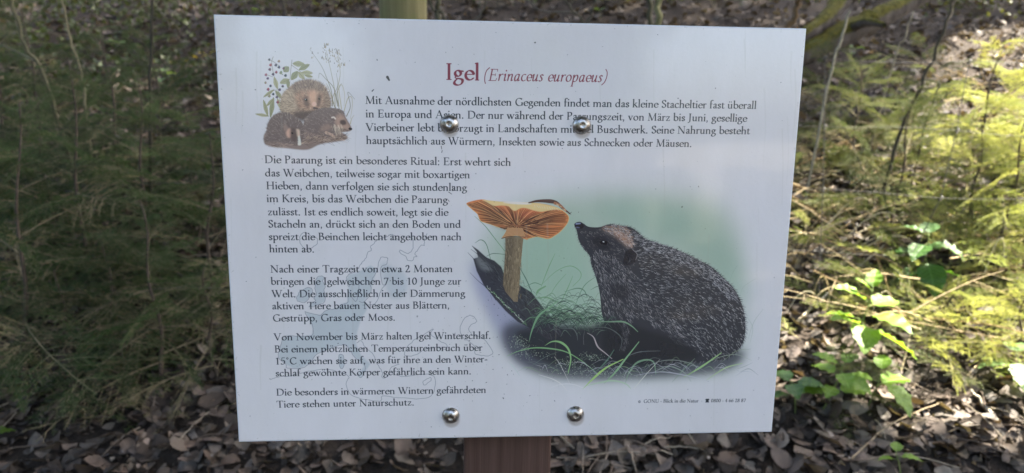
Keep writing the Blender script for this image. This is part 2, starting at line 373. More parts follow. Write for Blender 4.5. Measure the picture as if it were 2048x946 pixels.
INK = ink((6, 22, 38)); RED = ink((112, 44, 62))
LINES = [("Mit Ausnahme der nördlichsten Gegenden findet man das kleine Stacheltier fast überall", 729.8, 207.4, 1511.6, 217.7),
 ("in Europa und Asien. Der nur während der Paarungszeit, von März bis Juni, gesellige", 730.7, 234.4, 1492.8, 243.4),
 ("Vierbeiner lebt bevorzugt in Landschaften mit viel Buschwerk. Seine Nahrung besteht", 730.9, 261.6, 1498.4, 268.3),
 ("hauptsächlich aus Würmern, Insekten sowie aus Schnecken oder Mäusen.", 731.6, 287.7, 1382.8, 293.7),
 ("Die Paarung ist ein besonderes Ritual: Erst wehrt sich", 528.4, 325.9, 1020.8, 331.5),
 ("das Weibchen, teilweise sogar mit boxartigen", 529.6, 352.6, 939, 356.4),
 ("Hieben, dann verfolgen sie sich stundenlang", 531.7, 378.2, 932.9, 381.8),
 ("im Kreis, bis das Weibchen die Paarung", 532.7, 403.9, 894.6, 406.1),
 ("zulässt. Ist es endlich soweit, legt sie die", 534.7, 430.3, 895.3, 431.3),
 ("Stacheln an, drückt sich an den Boden und", 535.7, 454.9, 920.5, 455.4),
 ("spreizt die Beinchen leicht angehoben nach", 536.8, 480, 921.7, 480.3),
 ("hinten ab.", 537.8, 504.4, 627.9, 504.7),
 ("Nach einer Tragzeit von etwa 2 Monaten", 539.6, 544.9, 904.2, 544),
 ("bringen die Igelweibchen 7 bis 10 Junge zur", 540.9, 569.4, 921.2, 569),
 ("Welt. Die ausschließlich in der Dämmerung", 542.6, 594.4, 929.2, 593.1),
 ("aktiven Tiere bauen Nester aus Blättern,", 543.4, 618.5, 898.3, 616.8),
 ("Gestrüpp, Gras oder Moos.", 544.7, 643, 789.6, 640.9),
 ("Von November bis März halten Igel Winterschlaf.", 546.8, 680.7, 980.8, 677.3),
 ("Bei einem plötzlichen Temperatureinbruch über", 548, 704.8, 963.5, 701.4),
 ("15°C wachen sie auf, was für ihre an den Winter-", 549.3, 728.9, 974, 724.3),
 ("schlaf gewöhnte Körper gefährlich sein kann.", 550.2, 752.6, 941.5, 748.4),
 ("Die besonders in wärmeren Wintern gefährdeten", 551.5, 791.1, 971, 785.6),
 ("Tiere stehen unter Naturschutz.", 552.3, 815.2, 827.3, 810.6)]

def z(s, ox, oy): return lambda *p: [(ox+x/s, oy+y/s) for x, y in p]
def draw_map():
    q = z(2.364, 510, 440); sea = (146, 165, 180)
    west = q((235, 435), (290, 447), (312, 448), (335, 425), (385, 418), (405, 398), (435, 388), (438, 340), (442, 310), (432, 280), (445, 258), (480, 250), (510, 235), (545, 215), (575, 235), (560, 280), (545, 340), (515, 385), (530, 420), (500, 470), (482, 530), (475, 580), (500, 640), (545, 680), (500, 745), (482, 735), (515, 690), (470, 650), (430, 592), (398, 592), (362, 605), (290, 632), (262, 672), (220, 700), (180, 702), (145, 682), (110, 652), (115, 610), (130, 560), (150, 548), (200, 550), (266, 546), (274, 520), (262, 480))
    fill(west, sea, .62, 1.5, cv=False)
    gb = q((290, 275), (310, 265), (325, 270), (318, 290), (330, 310), (325, 330), (332, 355), (328, 385), (300, 400), (255, 412), (262, 395), (285, 382), (278, 370), (288, 352), (283, 322))
    ire = q((245, 320), (265, 322), (270, 345), (255, 368), (238, 388), (205, 385), (195, 370), (210, 340), (225, 330))
    for p in (gb, ire): fill(p, sea, .6, .6, cv=False)
    fill(q((600, 200), (650, 225), (700, 245), (722, 290), (712, 345), (680, 372), (640, 368), (615, 310), (598, 250)), sea, .5, 4)
    fill(q((395, 640), (415, 640), (418, 690), (402, 700)), sea, .6, 1)
    L = (125, 135, 148)
    rr = np.random.default_rng(3)
    def coast(*p, closed=False):
        P = smooth(q(*p), 4, closed)
        if closed: P = np.vstack([P, P[:1]])
        P = P+rr.normal(0, .5, P.shape)*(1 if len(P) > 9 else 0)
        stroke(P, .5, .5, (104, 114, 128), .85, cv=False)
    coast((215, 70), (240, 58), (270, 80), (290, 85), (293, 110), (270, 130), (245, 140), (218, 120), (212, 95), closed=True)
    coast((640, 68), (620, 78), (575, 97), (560, 112), (545, 125), (550, 142), (530, 155), (522, 180), (505, 200), (495, 215), (470, 245), (440, 258), (432, 280), (440, 310), (455, 302), (470, 308), (480, 272))
    coast((480, 272), (490, 310), (486, 360), (475, 385), (462, 372), (440, 340), (436, 388), (408, 400), (385, 418), (335, 426), (312, 448), (290, 448), (235, 434))
    coast((627, 180), (600, 174), (585, 195), (580, 225), (560, 268), (545, 300), (546, 340), (515, 386), (490, 385))
    coast((627, 180), (620, 208), (592, 226), (600, 300), (615, 305), (600, 320), (590, 345), (565, 395), (510, 402))
    coast((745, 85), (748, 125), (735, 150), (715, 157), (690, 143), (682, 148), (690, 160), (710, 170), (720, 188), (745, 190), (750, 175), (765, 172), (755, 160), (768, 140), (785, 118), (798, 120), (800, 98), (812, 62))
    coast((630, 72), (650, 68), (668, 85), (680, 98))
    coast(*[((x-510)*2.364, (y-440)*2.364) for x, y in gb], closed=True); coast(*[((x-510)*2.364, (y-440)*2.364) for x, y in ire], closed=True)
    coast((235, 435), (262, 480), (274, 520), (266, 546), (200, 550), (150, 548), (130, 560), (115, 610), (110, 652), (145, 682), (150, 700), (220, 700), (262, 672), (290, 632), (362, 605), (398, 592), (430, 592), (470, 650), (500, 668), (520, 700), (500, 745), (480, 730))
    coast((480, 580), (500, 570), (520, 600), (560, 640), (575, 680), (600, 715), (600, 745), (625, 740), (640, 700), (680, 680))
    coast((705, 640), (720, 600), (760, 560), (800, 540), (842, 514), (830, 540), (870, 570), (905, 590), (900, 612), (850, 602), (800, 612), (750, 640), closed=True)
    coast((1000, 455), (1030, 455), (1045, 480), (1015, 500), (1010, 520), (1030, 545), (1070, 555), (1100, 585), (1122, 625), (1100, 642), (1070, 640), (1040, 632), (1038, 600), (1005, 570), (985, 560), (968, 520), (975, 490), closed=True)
    coast((72, 755), (110, 740), (160, 738), (250, 715), (330, 705), (400, 720), (440, 738), (430, 770), (435, 800), (460, 830), (520, 850), (590, 856), (600, 832), (650, 836), (760, 845), (830, 832), (850, 785), (848, 745), (815, 728), (740, 735), (690, 740), (640, 720))
    coast((795, 762), (825, 745), (830, 758), (800, 780), closed=True); coast((395, 640), (415, 640), (418, 690), (402, 700), closed=True)

def hairs(pts, n, field, L, r, cols, al=.8, jit=.35, taper=.3, seed=1):
    rr = np.random.default_rng(seed)
    x0, y0, m = polymask(pts)
    ys, xs = np.nonzero(m > .5)
    idx = rr.integers(0, len(ys), n)
    Hinv = np.linalg.inv(HP)
    pp = np.c_[xs[idx]+x0, ys[idx]+y0, np.ones(n)] @ Hinv.T; pp = pp[:, :2]/pp[:, 2:]
    pp = pp[np.argsort(pp[:, 1])]
    for p in pp:
        a = field(p)+rr.normal(0, jit); l = L*rr.uniform(.6, 1.3)
        d = np.array([math.cos(a), math.sin(a)])
        c = cols[rr.integers(len(cols))]
        bend = np.array([-d[1], d[0]])*rr.normal(0, .12)*l
        stroke([p, p+d*l*.5+bend, p+d*l], r, r*taper, c, al*rr.uniform(.6, 1), cv=False)
def edge_hairs(pts, i0, i1, L, r, cols, step=1.2, lean=0., seed=2, al=.9, n=6):
    rr = np.random.default_rng(seed)
    P = smooth(pts, 8, True); k = len(P)//len(pts); P = P[i0*k:i1*k]
    for a, b in zip(P[:-1], P[1:]):
        d = b-a; l = np.hypot(*d)
        if l < 1e-3: continue
        nrm = np.array([d[1], -d[0]])/l; tg = d/l
        for _ in range(max(1, int(l/step))):
            p = a+d*rr.random()-nrm*rr.uniform(0, 3)
            v = nrm+tg*(lean+rr.normal(0, .25)); v /= np.hypot(*v)
            stroke([p, p+v*L*rr.uniform(.5, 1.25)], r, r*.25, cols[rr.integers(len(cols))], al, cv=False)

def draw_mushroom_scene():
    q = z(2.627, 1130, 420); m = z(3.64, 920, 380); b = z(4.73, 920, 600)
    # green air behind, fading into the paper
    fill([(990, 445), (1060, 402), (1180, 384), (1330, 384), (1430, 402), (1478, 470), (1488, 580), (1484, 700), (1440, 740), (1150, 750), (1030, 700), (985, 600), (960, 520)], (146, 168, 161), .95, 20)
    fill([(1040, 470), (1130, 430), (1170, 500), (1190, 640), (1080, 660), (1020, 560)], (124, 162, 146), .5, 18)
    fill([(1300, 450), (1400, 430), (1480, 520), (1490, 600), (1440, 560), (1380, 500)], (118, 152, 142), .5, 16)
    fill([(1190, 420), (1280, 400), (1380, 430), (1300, 470)], (126, 158, 150), .5, 14)
    # violet-grey halo round the wood, then the dark ground
    fill([(950, 520), (1010, 570), (1060, 640), (1110, 690), (1060, 730), (1010, 690), (970, 620), (945, 560)], (128, 134, 172), .75, 9)
    fill([(1010, 650), (1090, 640), (1180, 660), (1300, 650), (1440, 690), (1490, 706), (1450, 742), (1320, 756), (1150, 760), (1060, 742), (1010, 700)], (58, 64, 78), .92, 8)
    fill([(1040, 660), (1180, 650), (1260, 640), (1400, 690), (1440, 712), (1330, 735), (1160, 738), (1080, 722), (1045, 692)], (36, 42, 50), .96, 6)
    # log
    log = m((85, 405), (130, 435), (190, 490), (250, 515), (300, 560), (330, 640), (430, 690), (520, 745), (600, 850), (680, 945), (760, 1060), (640, 1090), (520, 1010), (420, 960), (330, 880), (260, 800), (170, 690), (120, 590), (95, 500), (130, 490), (120, 450))
    fill(log, (44, 48, 58), .97, .8, cv=False)
    rr = np.random.default_rng(9)
    fill(m((110, 470), (200, 540), (230, 590), (150, 570)), (120, 130, 138), .5, 3)
    for k in range(330):
        t = rr.random()**.8; w = rr.normal(0, .42); p0 = np.array([(1-t)*150+t*720, (1-t)*520+t*1040])+np.array([-1, 1])*w*(60+60*t)*(-1)
        if p0[0] < 120 and p0[1] > 600: continue
        l = rr.uniform(18, 60); a = math.radians(46+rr.normal(0, 14))
        P = m(tuple(p0), (p0[0]+l*.5*math.cos(a)+rr.normal(0, 4), p0[1]+l*.5*math.sin(a)), (p0[0]+l*math.cos(a), p0[1]+l*math.sin(a)))
        stroke(P, .35, .1, [(24, 27, 34), (95, 104, 112), (70, 78, 90), (24, 27, 34)][rr.integers(4)], .8)
    for k in range(46):
        t = k/45; x = 190+t*280; y = 700+t*270
        stroke(m((x+rr.normal(0, 6), y+rr.normal(0, 5)), (x+rr.uniform(8, 24), y+rr.uniform(6, 22))), .6, .2, [(150, 185, 160), (90, 135, 95), (175, 190, 190)][rr.integers(3)], .75, cv=False)
    for p in (((55, 455), (100, 505), (120, 560)), ((78, 430), (130, 470), (180, 520)), ((85, 405), (120, 440), (200, 500)), ((70, 600), (130, 660), (200, 720), (260, 800))):
        stroke(m(*p), .3, 1.0, (52, 56, 66), .8)
    # stem and cap
    stem = m((328, 335), (400, 338), (462, 340), (455, 400), (440, 560), (432, 690), (418, 815), (390, 812), (330, 740), (312, 690), (322, 540), (330, 420))
    fill(stem, (112, 104, 88), 1, .4, cv=False)
    fill(m((328, 335), (390, 338), (375, 560), (362, 770), (330, 740), (312, 690), (322, 540)), (74, 70, 64), .6, 3, cv=False)
    for k in range(420):
        x = rr.uniform(322, 450); y = rr.uniform(350, 790)
        if y > 700 and x < 340+(y-700)*.5: continue
        stroke(m((x, y), (x+rr.normal(0, 3), y+rr.uniform(10, 40))), .28, .1, [(52, 48, 44), (172, 164, 140), (66, 62, 56), (150, 138, 112)][rr.integers(4)], .65, cv=False)
    cap = m((45, 100), (90, 80), (160, 68), (215, 78), (300, 85), (420, 88), (510, 92), (600, 100), (680, 118), (740, 145), (785, 185), (790, 215), (770, 255), (720, 310), (690, 330), (645, 355), (600, 348), (560, 340), (500, 355), (470, 358), (340, 282), (290, 275), (220, 250), (150, 225), (125, 175), (85, 140))
    fill(cap, (178, 116, 78), 1, .4)
    cen = (410, 262)
    fill(m((150, 170), (300, 190), (410, 215), (560, 235), (690, 230), (600, 270), (480, 310), (410, 290), (330, 280), (220, 235)), (92, 72, 62), .75, 5)
    fill(m((240, 120), (330, 130), (345, 160), (400, 170), (470, 150), (560, 155), (560, 170), (440, 210), (380, 200), (300, 170)), (178, 98, 84), .55, 4)
    capc = np.array([(45, 100), (60, 112), (125, 175), (150, 225), (220, 250), (290, 275), (340, 290), (400, 300), (470, 350), (560, 340), (645, 352), (720, 305), (775, 250), (788, 205), (770, 170), (700, 140), (600, 165), (480, 135), (400, 150), (340, 115), (250, 118), (200, 85), (150, 72), (90, 84)], float)
    P = smooth(capc, 9, True)
    for i in [j_ for j_ in range(len(P)) for _ in (0, 1)]:
        e = P[i]+rr.normal(0, 1.5, 2); v = np.array(cen)-e; s = rr.uniform(.0, .06); f = rr.uniform(.55, .92)
        midp = e+v*(s+f)/2+np.array([0, 10*np.sign(e[1]-cen[1])])
        stroke(m(tuple(e+v*s), tuple(midp), tuple(e+v*f)), .22, .42, [(58, 40, 38), (72, 52, 46), (60, 44, 42), (208, 150, 108)][rr.integers(4)], .8)
    fill(m((160, 70), (215, 76), (300, 84), (420, 88), (510, 92), (600, 102), (700, 125), (745, 150), (700, 142), (640, 150), (590, 158), (540, 150), (480, 132), (440, 132), (400, 152), (375, 140), (350, 118), (300, 112), (250, 115), (215, 100), (190, 85)), (206, 178, 132), 1, .5)
    fill(m((310, 90), (400, 84), (490, 92), (520, 102), (420, 104)), (225, 222, 218), .8, 1)
    P = smooth(m((45, 100), (85, 140), (125, 175), (150, 225), (220, 250), (290, 275)), 6); stroke(P, .5, .5, (216, 176, 120), .8, cv=False)
    stroke(m((470, 357), (500, 353), (560, 340), (645, 354), (720, 310), (772, 255), (790, 212), (782, 180), (740, 145)), .5, .6, (216, 172, 112), .85)
    fill(m((345, 272), (455, 278), (478, 335), (462, 342), (400, 332), (318, 352), (302, 348), (330, 310)), (168, 130, 98), 1, .4, cv=False)
    for k in range(34):
        x = 345+k*3.4; stroke(m((x, 276+k*.15), (310+k*4.9, 342-k*.1)), .25, .25, (80, 54, 44) if k % 2 else (205, 170, 130), .8, cv=False)
    stroke(m((302, 352), (360, 338), (470, 342)), .8, .6, (48, 44, 46), .9)
    for k in range(10): x = 540+k*18; stroke(m((x, 110+k*2.5), (x+rr.uniform(5, 16), 128+k*2.5)), .3, .2, (232, 224, 210), .7, cv=False)
    # slug
    stroke(m((500, 92), (560, 80), (640, 80), (700, 92), (750, 135), (800, 172)), 1.2, 1.0, (76, 60, 58), 1, rm=4.2)
    stroke(m((690, 95), (730, 112), (768, 150)), 3.0, 1.6, (140, 98, 78), .9)
    stroke(m((520, 88), (600, 80), (680, 86)), .5, .5, (48, 42, 46), .9)
    for k in range(26): x = rr.uniform(700, 765); y = 100+(x-700)*.75; stroke(m((x, y+rr.normal(0, 5)), (x+3, y+rr.normal(0, 5))), .35, .3, (206, 172, 140), .9, cv=False)
    stroke(m((795, 170), (812, 160)), .4, .3, (60, 50, 50)); stroke(m((790, 172), (808, 176)), .4, .3, (60, 50, 50))
    # grasses in the air, behind the hedgehog
    gr = [(86, 128, 98), (70, 108, 88), (98, 140, 108), (62, 92, 84)]
    for P, r in ((m((105, 190), (180, 260), (250, 350), (325, 445)), .8), (m((108, 385), (150, 362), (190, 395), (220, 500)), .9), (m((190, 482), (240, 462), (325, 468)), .7),
                 (m((690, 462), (640, 570), (590, 700)), .8), (m((600, 680), (700, 590), (800, 552), (870, 590), (875, 640), (820, 700)), .7), (m((430, 560), (480, 650), (520, 740)), 1.), (m((480, 700), (540, 675), (590, 690)), .7),
                 (m((770, 610), (700, 690), (640, 790)), .5), (m((820, 625), (770, 740), (700, 880)), .8), (m((760, 740), (850, 715), (900, 730), (925, 780)), 1.), (m((985, 630), (900, 700), (840, 830)), .6), (m((560, 790), (620, 780), (680, 800)), 1.6), (m((550, 770), (570, 730), (620, 700)), 2.2)):
        stroke(P, .3, r*.6, gr[rr.integers(4)], .9, rm=r)
    for k in range(260):
        x = rr.uniform(590, 1050); y = 985-abs(rr.normal(0, 90)); l = rr.uniform(60, 150); s = rr.choice([-1, 1])
        stroke(m((x, y), (x+s*l*.5, y-rr.uniform(10, 45)), (x+s*l, y+rr.uniform(-10, 40))), .25, .2, [(52, 70, 68), (70, 98, 84), (92, 128, 104), (44, 54, 58)][rr.integers(4)], .8, rm=rr.uniform(.3, 1.2))
    # hedgehog
    body = q((48, 78), (58, 66), (78, 62), (98, 72), (125, 88), (180, 90), (230, 75), (290, 82), (345, 92), (385, 120), (420, 150), (480, 172), (560, 198), (640, 232), (715, 270), (770, 300), (830, 355), (880, 405), (918, 470), (942, 550), (946, 640), (930, 705), (890, 755), (830, 785), (740, 795), (600, 800), (420, 795), (280, 780), (180, 740), (190, 640), (205, 590), (192, 540), (182, 440), (160, 350), (138, 290), (128, 240), (98, 205), (72, 160), (62, 112))
    fill(body, (46, 50, 59), 1, .3)
    edge_hairs(body, 6, 26, 6.2, .46, [(38, 40, 48), (60, 64, 74), (44, 48, 56), (120, 124, 134)], step=1.0, lean=.8)
    edge_hairs(body, 33, 42, 4.2, .4, [(40, 44, 52), (70, 74, 84), (120, 124, 132)], step=1.1, lean=-.5, seed=7)
    def spine(p):
        return math.radians(25)+(p[1]-600)*.0022+(p[0]-1330)*.0022
    back = q((345, 100), (420, 160), (560, 205), (715, 280), (830, 365), (915, 480), (940, 600), (920, 710), (830, 775), (740, 780), (640, 700), (560, 620), (480, 500), (400, 380), (380, 250), (340, 150))
    hairs(back, 900, spine, 5, .55, [(24, 26, 32), (30, 33, 40)], .8, seed=21)
    hairs(back, 1400, spine, 5.6, .31, [(196, 200, 208), (150, 155, 166), (215, 218, 224), (120, 126, 138)], .9, seed=22, jit=.13)
    rim = q((345, 100), (420, 152), (560, 198), (715, 272), (830, 358), (905, 450), (860, 470), (760, 380), (640, 300), (520, 250), (420, 215))
    hairs(rim, 750, spine, 4.6, .32, [(206, 210, 218), (170, 175, 186), (120, 126, 136)], .85, seed=23, jit=.25)
    face = q((80, 110), (130, 110), (220, 90), (320, 100), (350, 170), (370, 260), (330, 340), (240, 300), (180, 280), (110, 190))
    hairs(face, 520, lambda p: math.radians(35), 5, .3, [(112, 112, 118), (84, 84, 92), (150, 148, 152), (40, 42, 48)], .8, seed=24)
    fill(q((190, 92), (240, 84), (310, 96), (345, 130), (355, 190), (330, 200), (280, 150), (220, 120)), (120, 114, 114), .6, 4)
    hairs(q((190, 90), (240, 78), (320, 88), (350, 140), (360, 190), (320, 190), (270, 140), (220, 115)), 420, lambda p: math.radians(28), 6, .3, [(214, 210, 208), (186, 150, 124), (232, 232, 234), (150, 116, 96), (70, 66, 70)], .8, seed=25)
    fill(q((250, 118), (310, 125), (345, 170), (350, 195), (300, 165)), (168, 126, 100), .3, 3.5)
    fill(q((150, 140), (200, 145), (240, 175), (235, 205), (190, 205), (150, 180)), (32, 34, 42), .75, 3)
    chest = q((140, 210), (220, 220), (330, 300), (420, 400), (500, 520), (620, 640), (600, 670), (480, 620), (380, 560), (300, 620), (220, 590), (195, 500), (175, 390), (150, 300))
    hairs(chest, 1500, lambda p: math.radians(62)-(p[0]-1220)*.0035, 8, .30, [(150, 154, 164), (100, 104, 114), (186, 188, 196), (70, 74, 84), (28, 30, 36)], .75, seed=26, jit=.3)
    fill(q((250, 390), (330, 400), (330, 450), (270, 480), (240, 440)), (34, 37, 45), .7, 3)
    fill(q((200, 590), (320, 600), (460, 640), (620, 690), (700, 780), (400, 800), (210, 770)), (32, 36, 43), .9, 5)
    hairs(q((300, 590), (340, 620), (330, 700), (290, 740), (300, 660)), 90, lambda p: math.radians(80), 7, .28, [(130, 134, 144), (90, 94, 104)], .6, seed=27)
    hairs(q((540, 640), (640, 670), (690, 720), (560, 690)), 70, lambda p: math.radians(15), 8, .25, [(110, 114, 124), (80, 84, 94)], .6, seed=28)
    # ear, eye, nose
    fill(q((320, 215), (350, 205), (375, 230), (372, 270), (330, 290), (305, 285), (310, 240)), (32, 34, 42), .95, .8)
    stroke(q((355, 208), (378, 232), (370, 262)), .6, .5, (140, 142, 150), .8)
    for k in range(22): a = rr.uniform(200, 340); stroke(q((a, 268+rr.normal(0, 6)), (a+rr.uniform(5, 20), 255+rr.normal(0, 8))), .3, .1, (120, 122, 130), .5, cv=False) if a > 315 else None
    stroke(q((192, 170), (212, 172)), 3.6, 3.6, (16, 18, 26), 1, cv=False); stroke(q((199, 166), (203, 167)), 1.0, .9, (226, 232, 242), 1, cv=False)
    stroke(q((62, 80), (84, 84)), 5.2, 5.6, (30, 32, 42), 1, cv=False); stroke(q((58, 72), (78, 70)), 1.6, 1.4, (118, 132, 168), .85, cv=False); stroke(q((60, 90), (74, 92)), 1.2, 1.0, (86, 94, 124), .8, cv=False)
    for k in range(150):
        x = rr.uniform(1060, 1215); y = 652+rr.normal(0, 9); l = rr.uniform(6, 22); s = rr.choice([-1, 1])
        stroke([(x, y), (x+s*l*.4, y-rr.uniform(4, 14)), (x+s*l, y-rr.uniform(-4, 12))], .3, .15, [(44, 58, 58), (60, 84, 76), (90, 112, 104), (34, 40, 48)][rr.integers(4)], .8, rm=rr.uniform(.3, .8))
    # moss speckle and grass in front
    for cx, cy, sx, sy, n in ((560, 400, 90, 60, 150), (600, 470, 90, 50, 90), (1240, 540, 90, 30, 130), (1040, 590, 110, 40, 120), (1480, 700, 220, 40, 160), (1150, 680, 260, 50, 180), (760, 520, 160, 40, 60)):
        for k in range(n):
            x, y = cx+rr.normal(0, sx*.6), cy+rr.normal(0, sy*.6)
            stroke(b((x, y), (x+rr.uniform(-7, 7), y+rr.uniform(-8, 2))), .4, .25, [(150, 176, 160), (110, 136, 122), (78, 98, 92), (182, 200, 190)][rr.integers(4)], .75, cv=False)
    GL = (122, 168, 118); GP = (150, 182, 158)
    for P, r, c, al in ((b((650, 395), (680, 280), (740, 150), (830, 80), (920, 10)), 2.4, (104, 148, 118), .9), (b((440, 530), (560, 480), (700, 452), (860, 460), (1000, 490), (1140, 570), (1280, 680)), 1.6, (112, 160, 116), .9),
                        (b((800, 430), (870, 392), (950, 400), (1020, 460), (1045, 560), (1020, 690)), 2.4, GL, .95), (b((890, 535), (950, 620), (1035, 790)), .6, (196, 200, 204), .8), (b((450, 580), (510, 640), (560, 715)), 1.2, (166, 186, 190), .7),
                        (b((1160, 840), (1260, 740), (1380, 640), (1540, 560)), 2.6, (142, 184, 112), .95), (b((1360, 790), (1460, 690), (1560, 560), (1690, 395)), 2.4, (120, 164, 128), .9), (b((1560, 790), (1590, 700), (1660, 600), (1760, 565), (1830, 590), (1850, 700)), 2.2, (112, 148, 126), .8),
                        (b((1640, 840), (1760, 700), (1890, 560)), .7, (206, 200, 196), .9), (b((1180, 815), (1300, 785), (1440, 762), (1560, 790), (1610, 835)), 2.0, GP, .8), (b((740, 705), (880, 750), (960, 800), (1010, 860)), 1.1, (206, 200, 206), .8), (b((850, 830), (960, 795), (1080, 800), (1180, 840)), 1., (208, 206, 212), .75),
                        (b((1200, 310), (1260, 350), (1300, 440), (1370, 500), (1435, 555)), 1.5, (168, 166, 176), .85), (b((1110, 380), (1100, 320), (1060, 270), (960, 268)), 1., (88, 100, 104), .8), (b((1280, 200), (1400, 205), (1540, 205), (1620, 245), (1680, 300)), 1.8, (110, 146, 122), .9),
                        (b((1250, 260), (1380, 260), (1480, 310), (1530, 380), (1505, 480)), 1., (92, 104, 108), .7), (b((620, 660), (800, 540), (950, 480)), .7, (90, 110, 110), .6), (b((1270, 690), (1380, 580), (1455, 470)), 1.8, (84, 116, 106), .8), (b((1580, 530), (1700, 490), (1892, 480)), .9, (110, 122, 128), .7)):
        stroke(P, .3, r*.35, c, al, rm=r)
    for P, r, c, al in ((q((620, 880), (720, 820), (820, 750)), 2.3, (132, 172, 120), .95), (q((740, 895), (840, 830), (930, 805)), 1.8, (150, 180, 140), .85), (q((560, 905), (620, 840), (680, 780)), 1.2, (112, 140, 124), .7), (q((470, 850), (540, 820), (620, 850), (660, 900)), 1.2, (136, 156, 150), .7), (q((750, 800), (820, 770), (900, 760), (980, 790)), .9, (140, 158, 150), .6),
                        (q((400, 830), (520, 790), (640, 800), (760, 860)), 1., (130, 146, 148), .6), (q((360, 870), (500, 850), (640, 870), (760, 900)), 1.2, (170, 178, 196), .6), (q((905, 290), (880, 330), (865, 370)), .5, (112, 140, 130), .5), (q((1000, 360), (940, 400), (920, 440)), .4, (130, 150, 140), .5), (q((1040, 520), (990, 590), (960, 680)), .6, (130, 150, 142), .55), (q((955, 560), (985, 620), (970, 700)), .6, (128, 150, 140), .5), (q((820, 800), (900, 740), (975, 730)), .8, (120, 140, 120), .6)):
        stroke(P, .3, r*.35, c, al, rm=r)
    for k in range(70):
        x = rr.uniform(1070, 1480); y = 742+rr.normal(0, 7); l = rr.uniform(12, 45); s = rr.choice([-1, 1])
        stroke([(x, y), (x+s*l*.5, y-rr.uniform(4, 14)), (x+s*l, y-rr.uniform(-6, 14))], .25, .15, [(150, 160, 176), (96, 112, 112), (176, 184, 198), (120, 150, 124)][rr.integers(4)], .6, rm=rr.uniform(.3, .9))

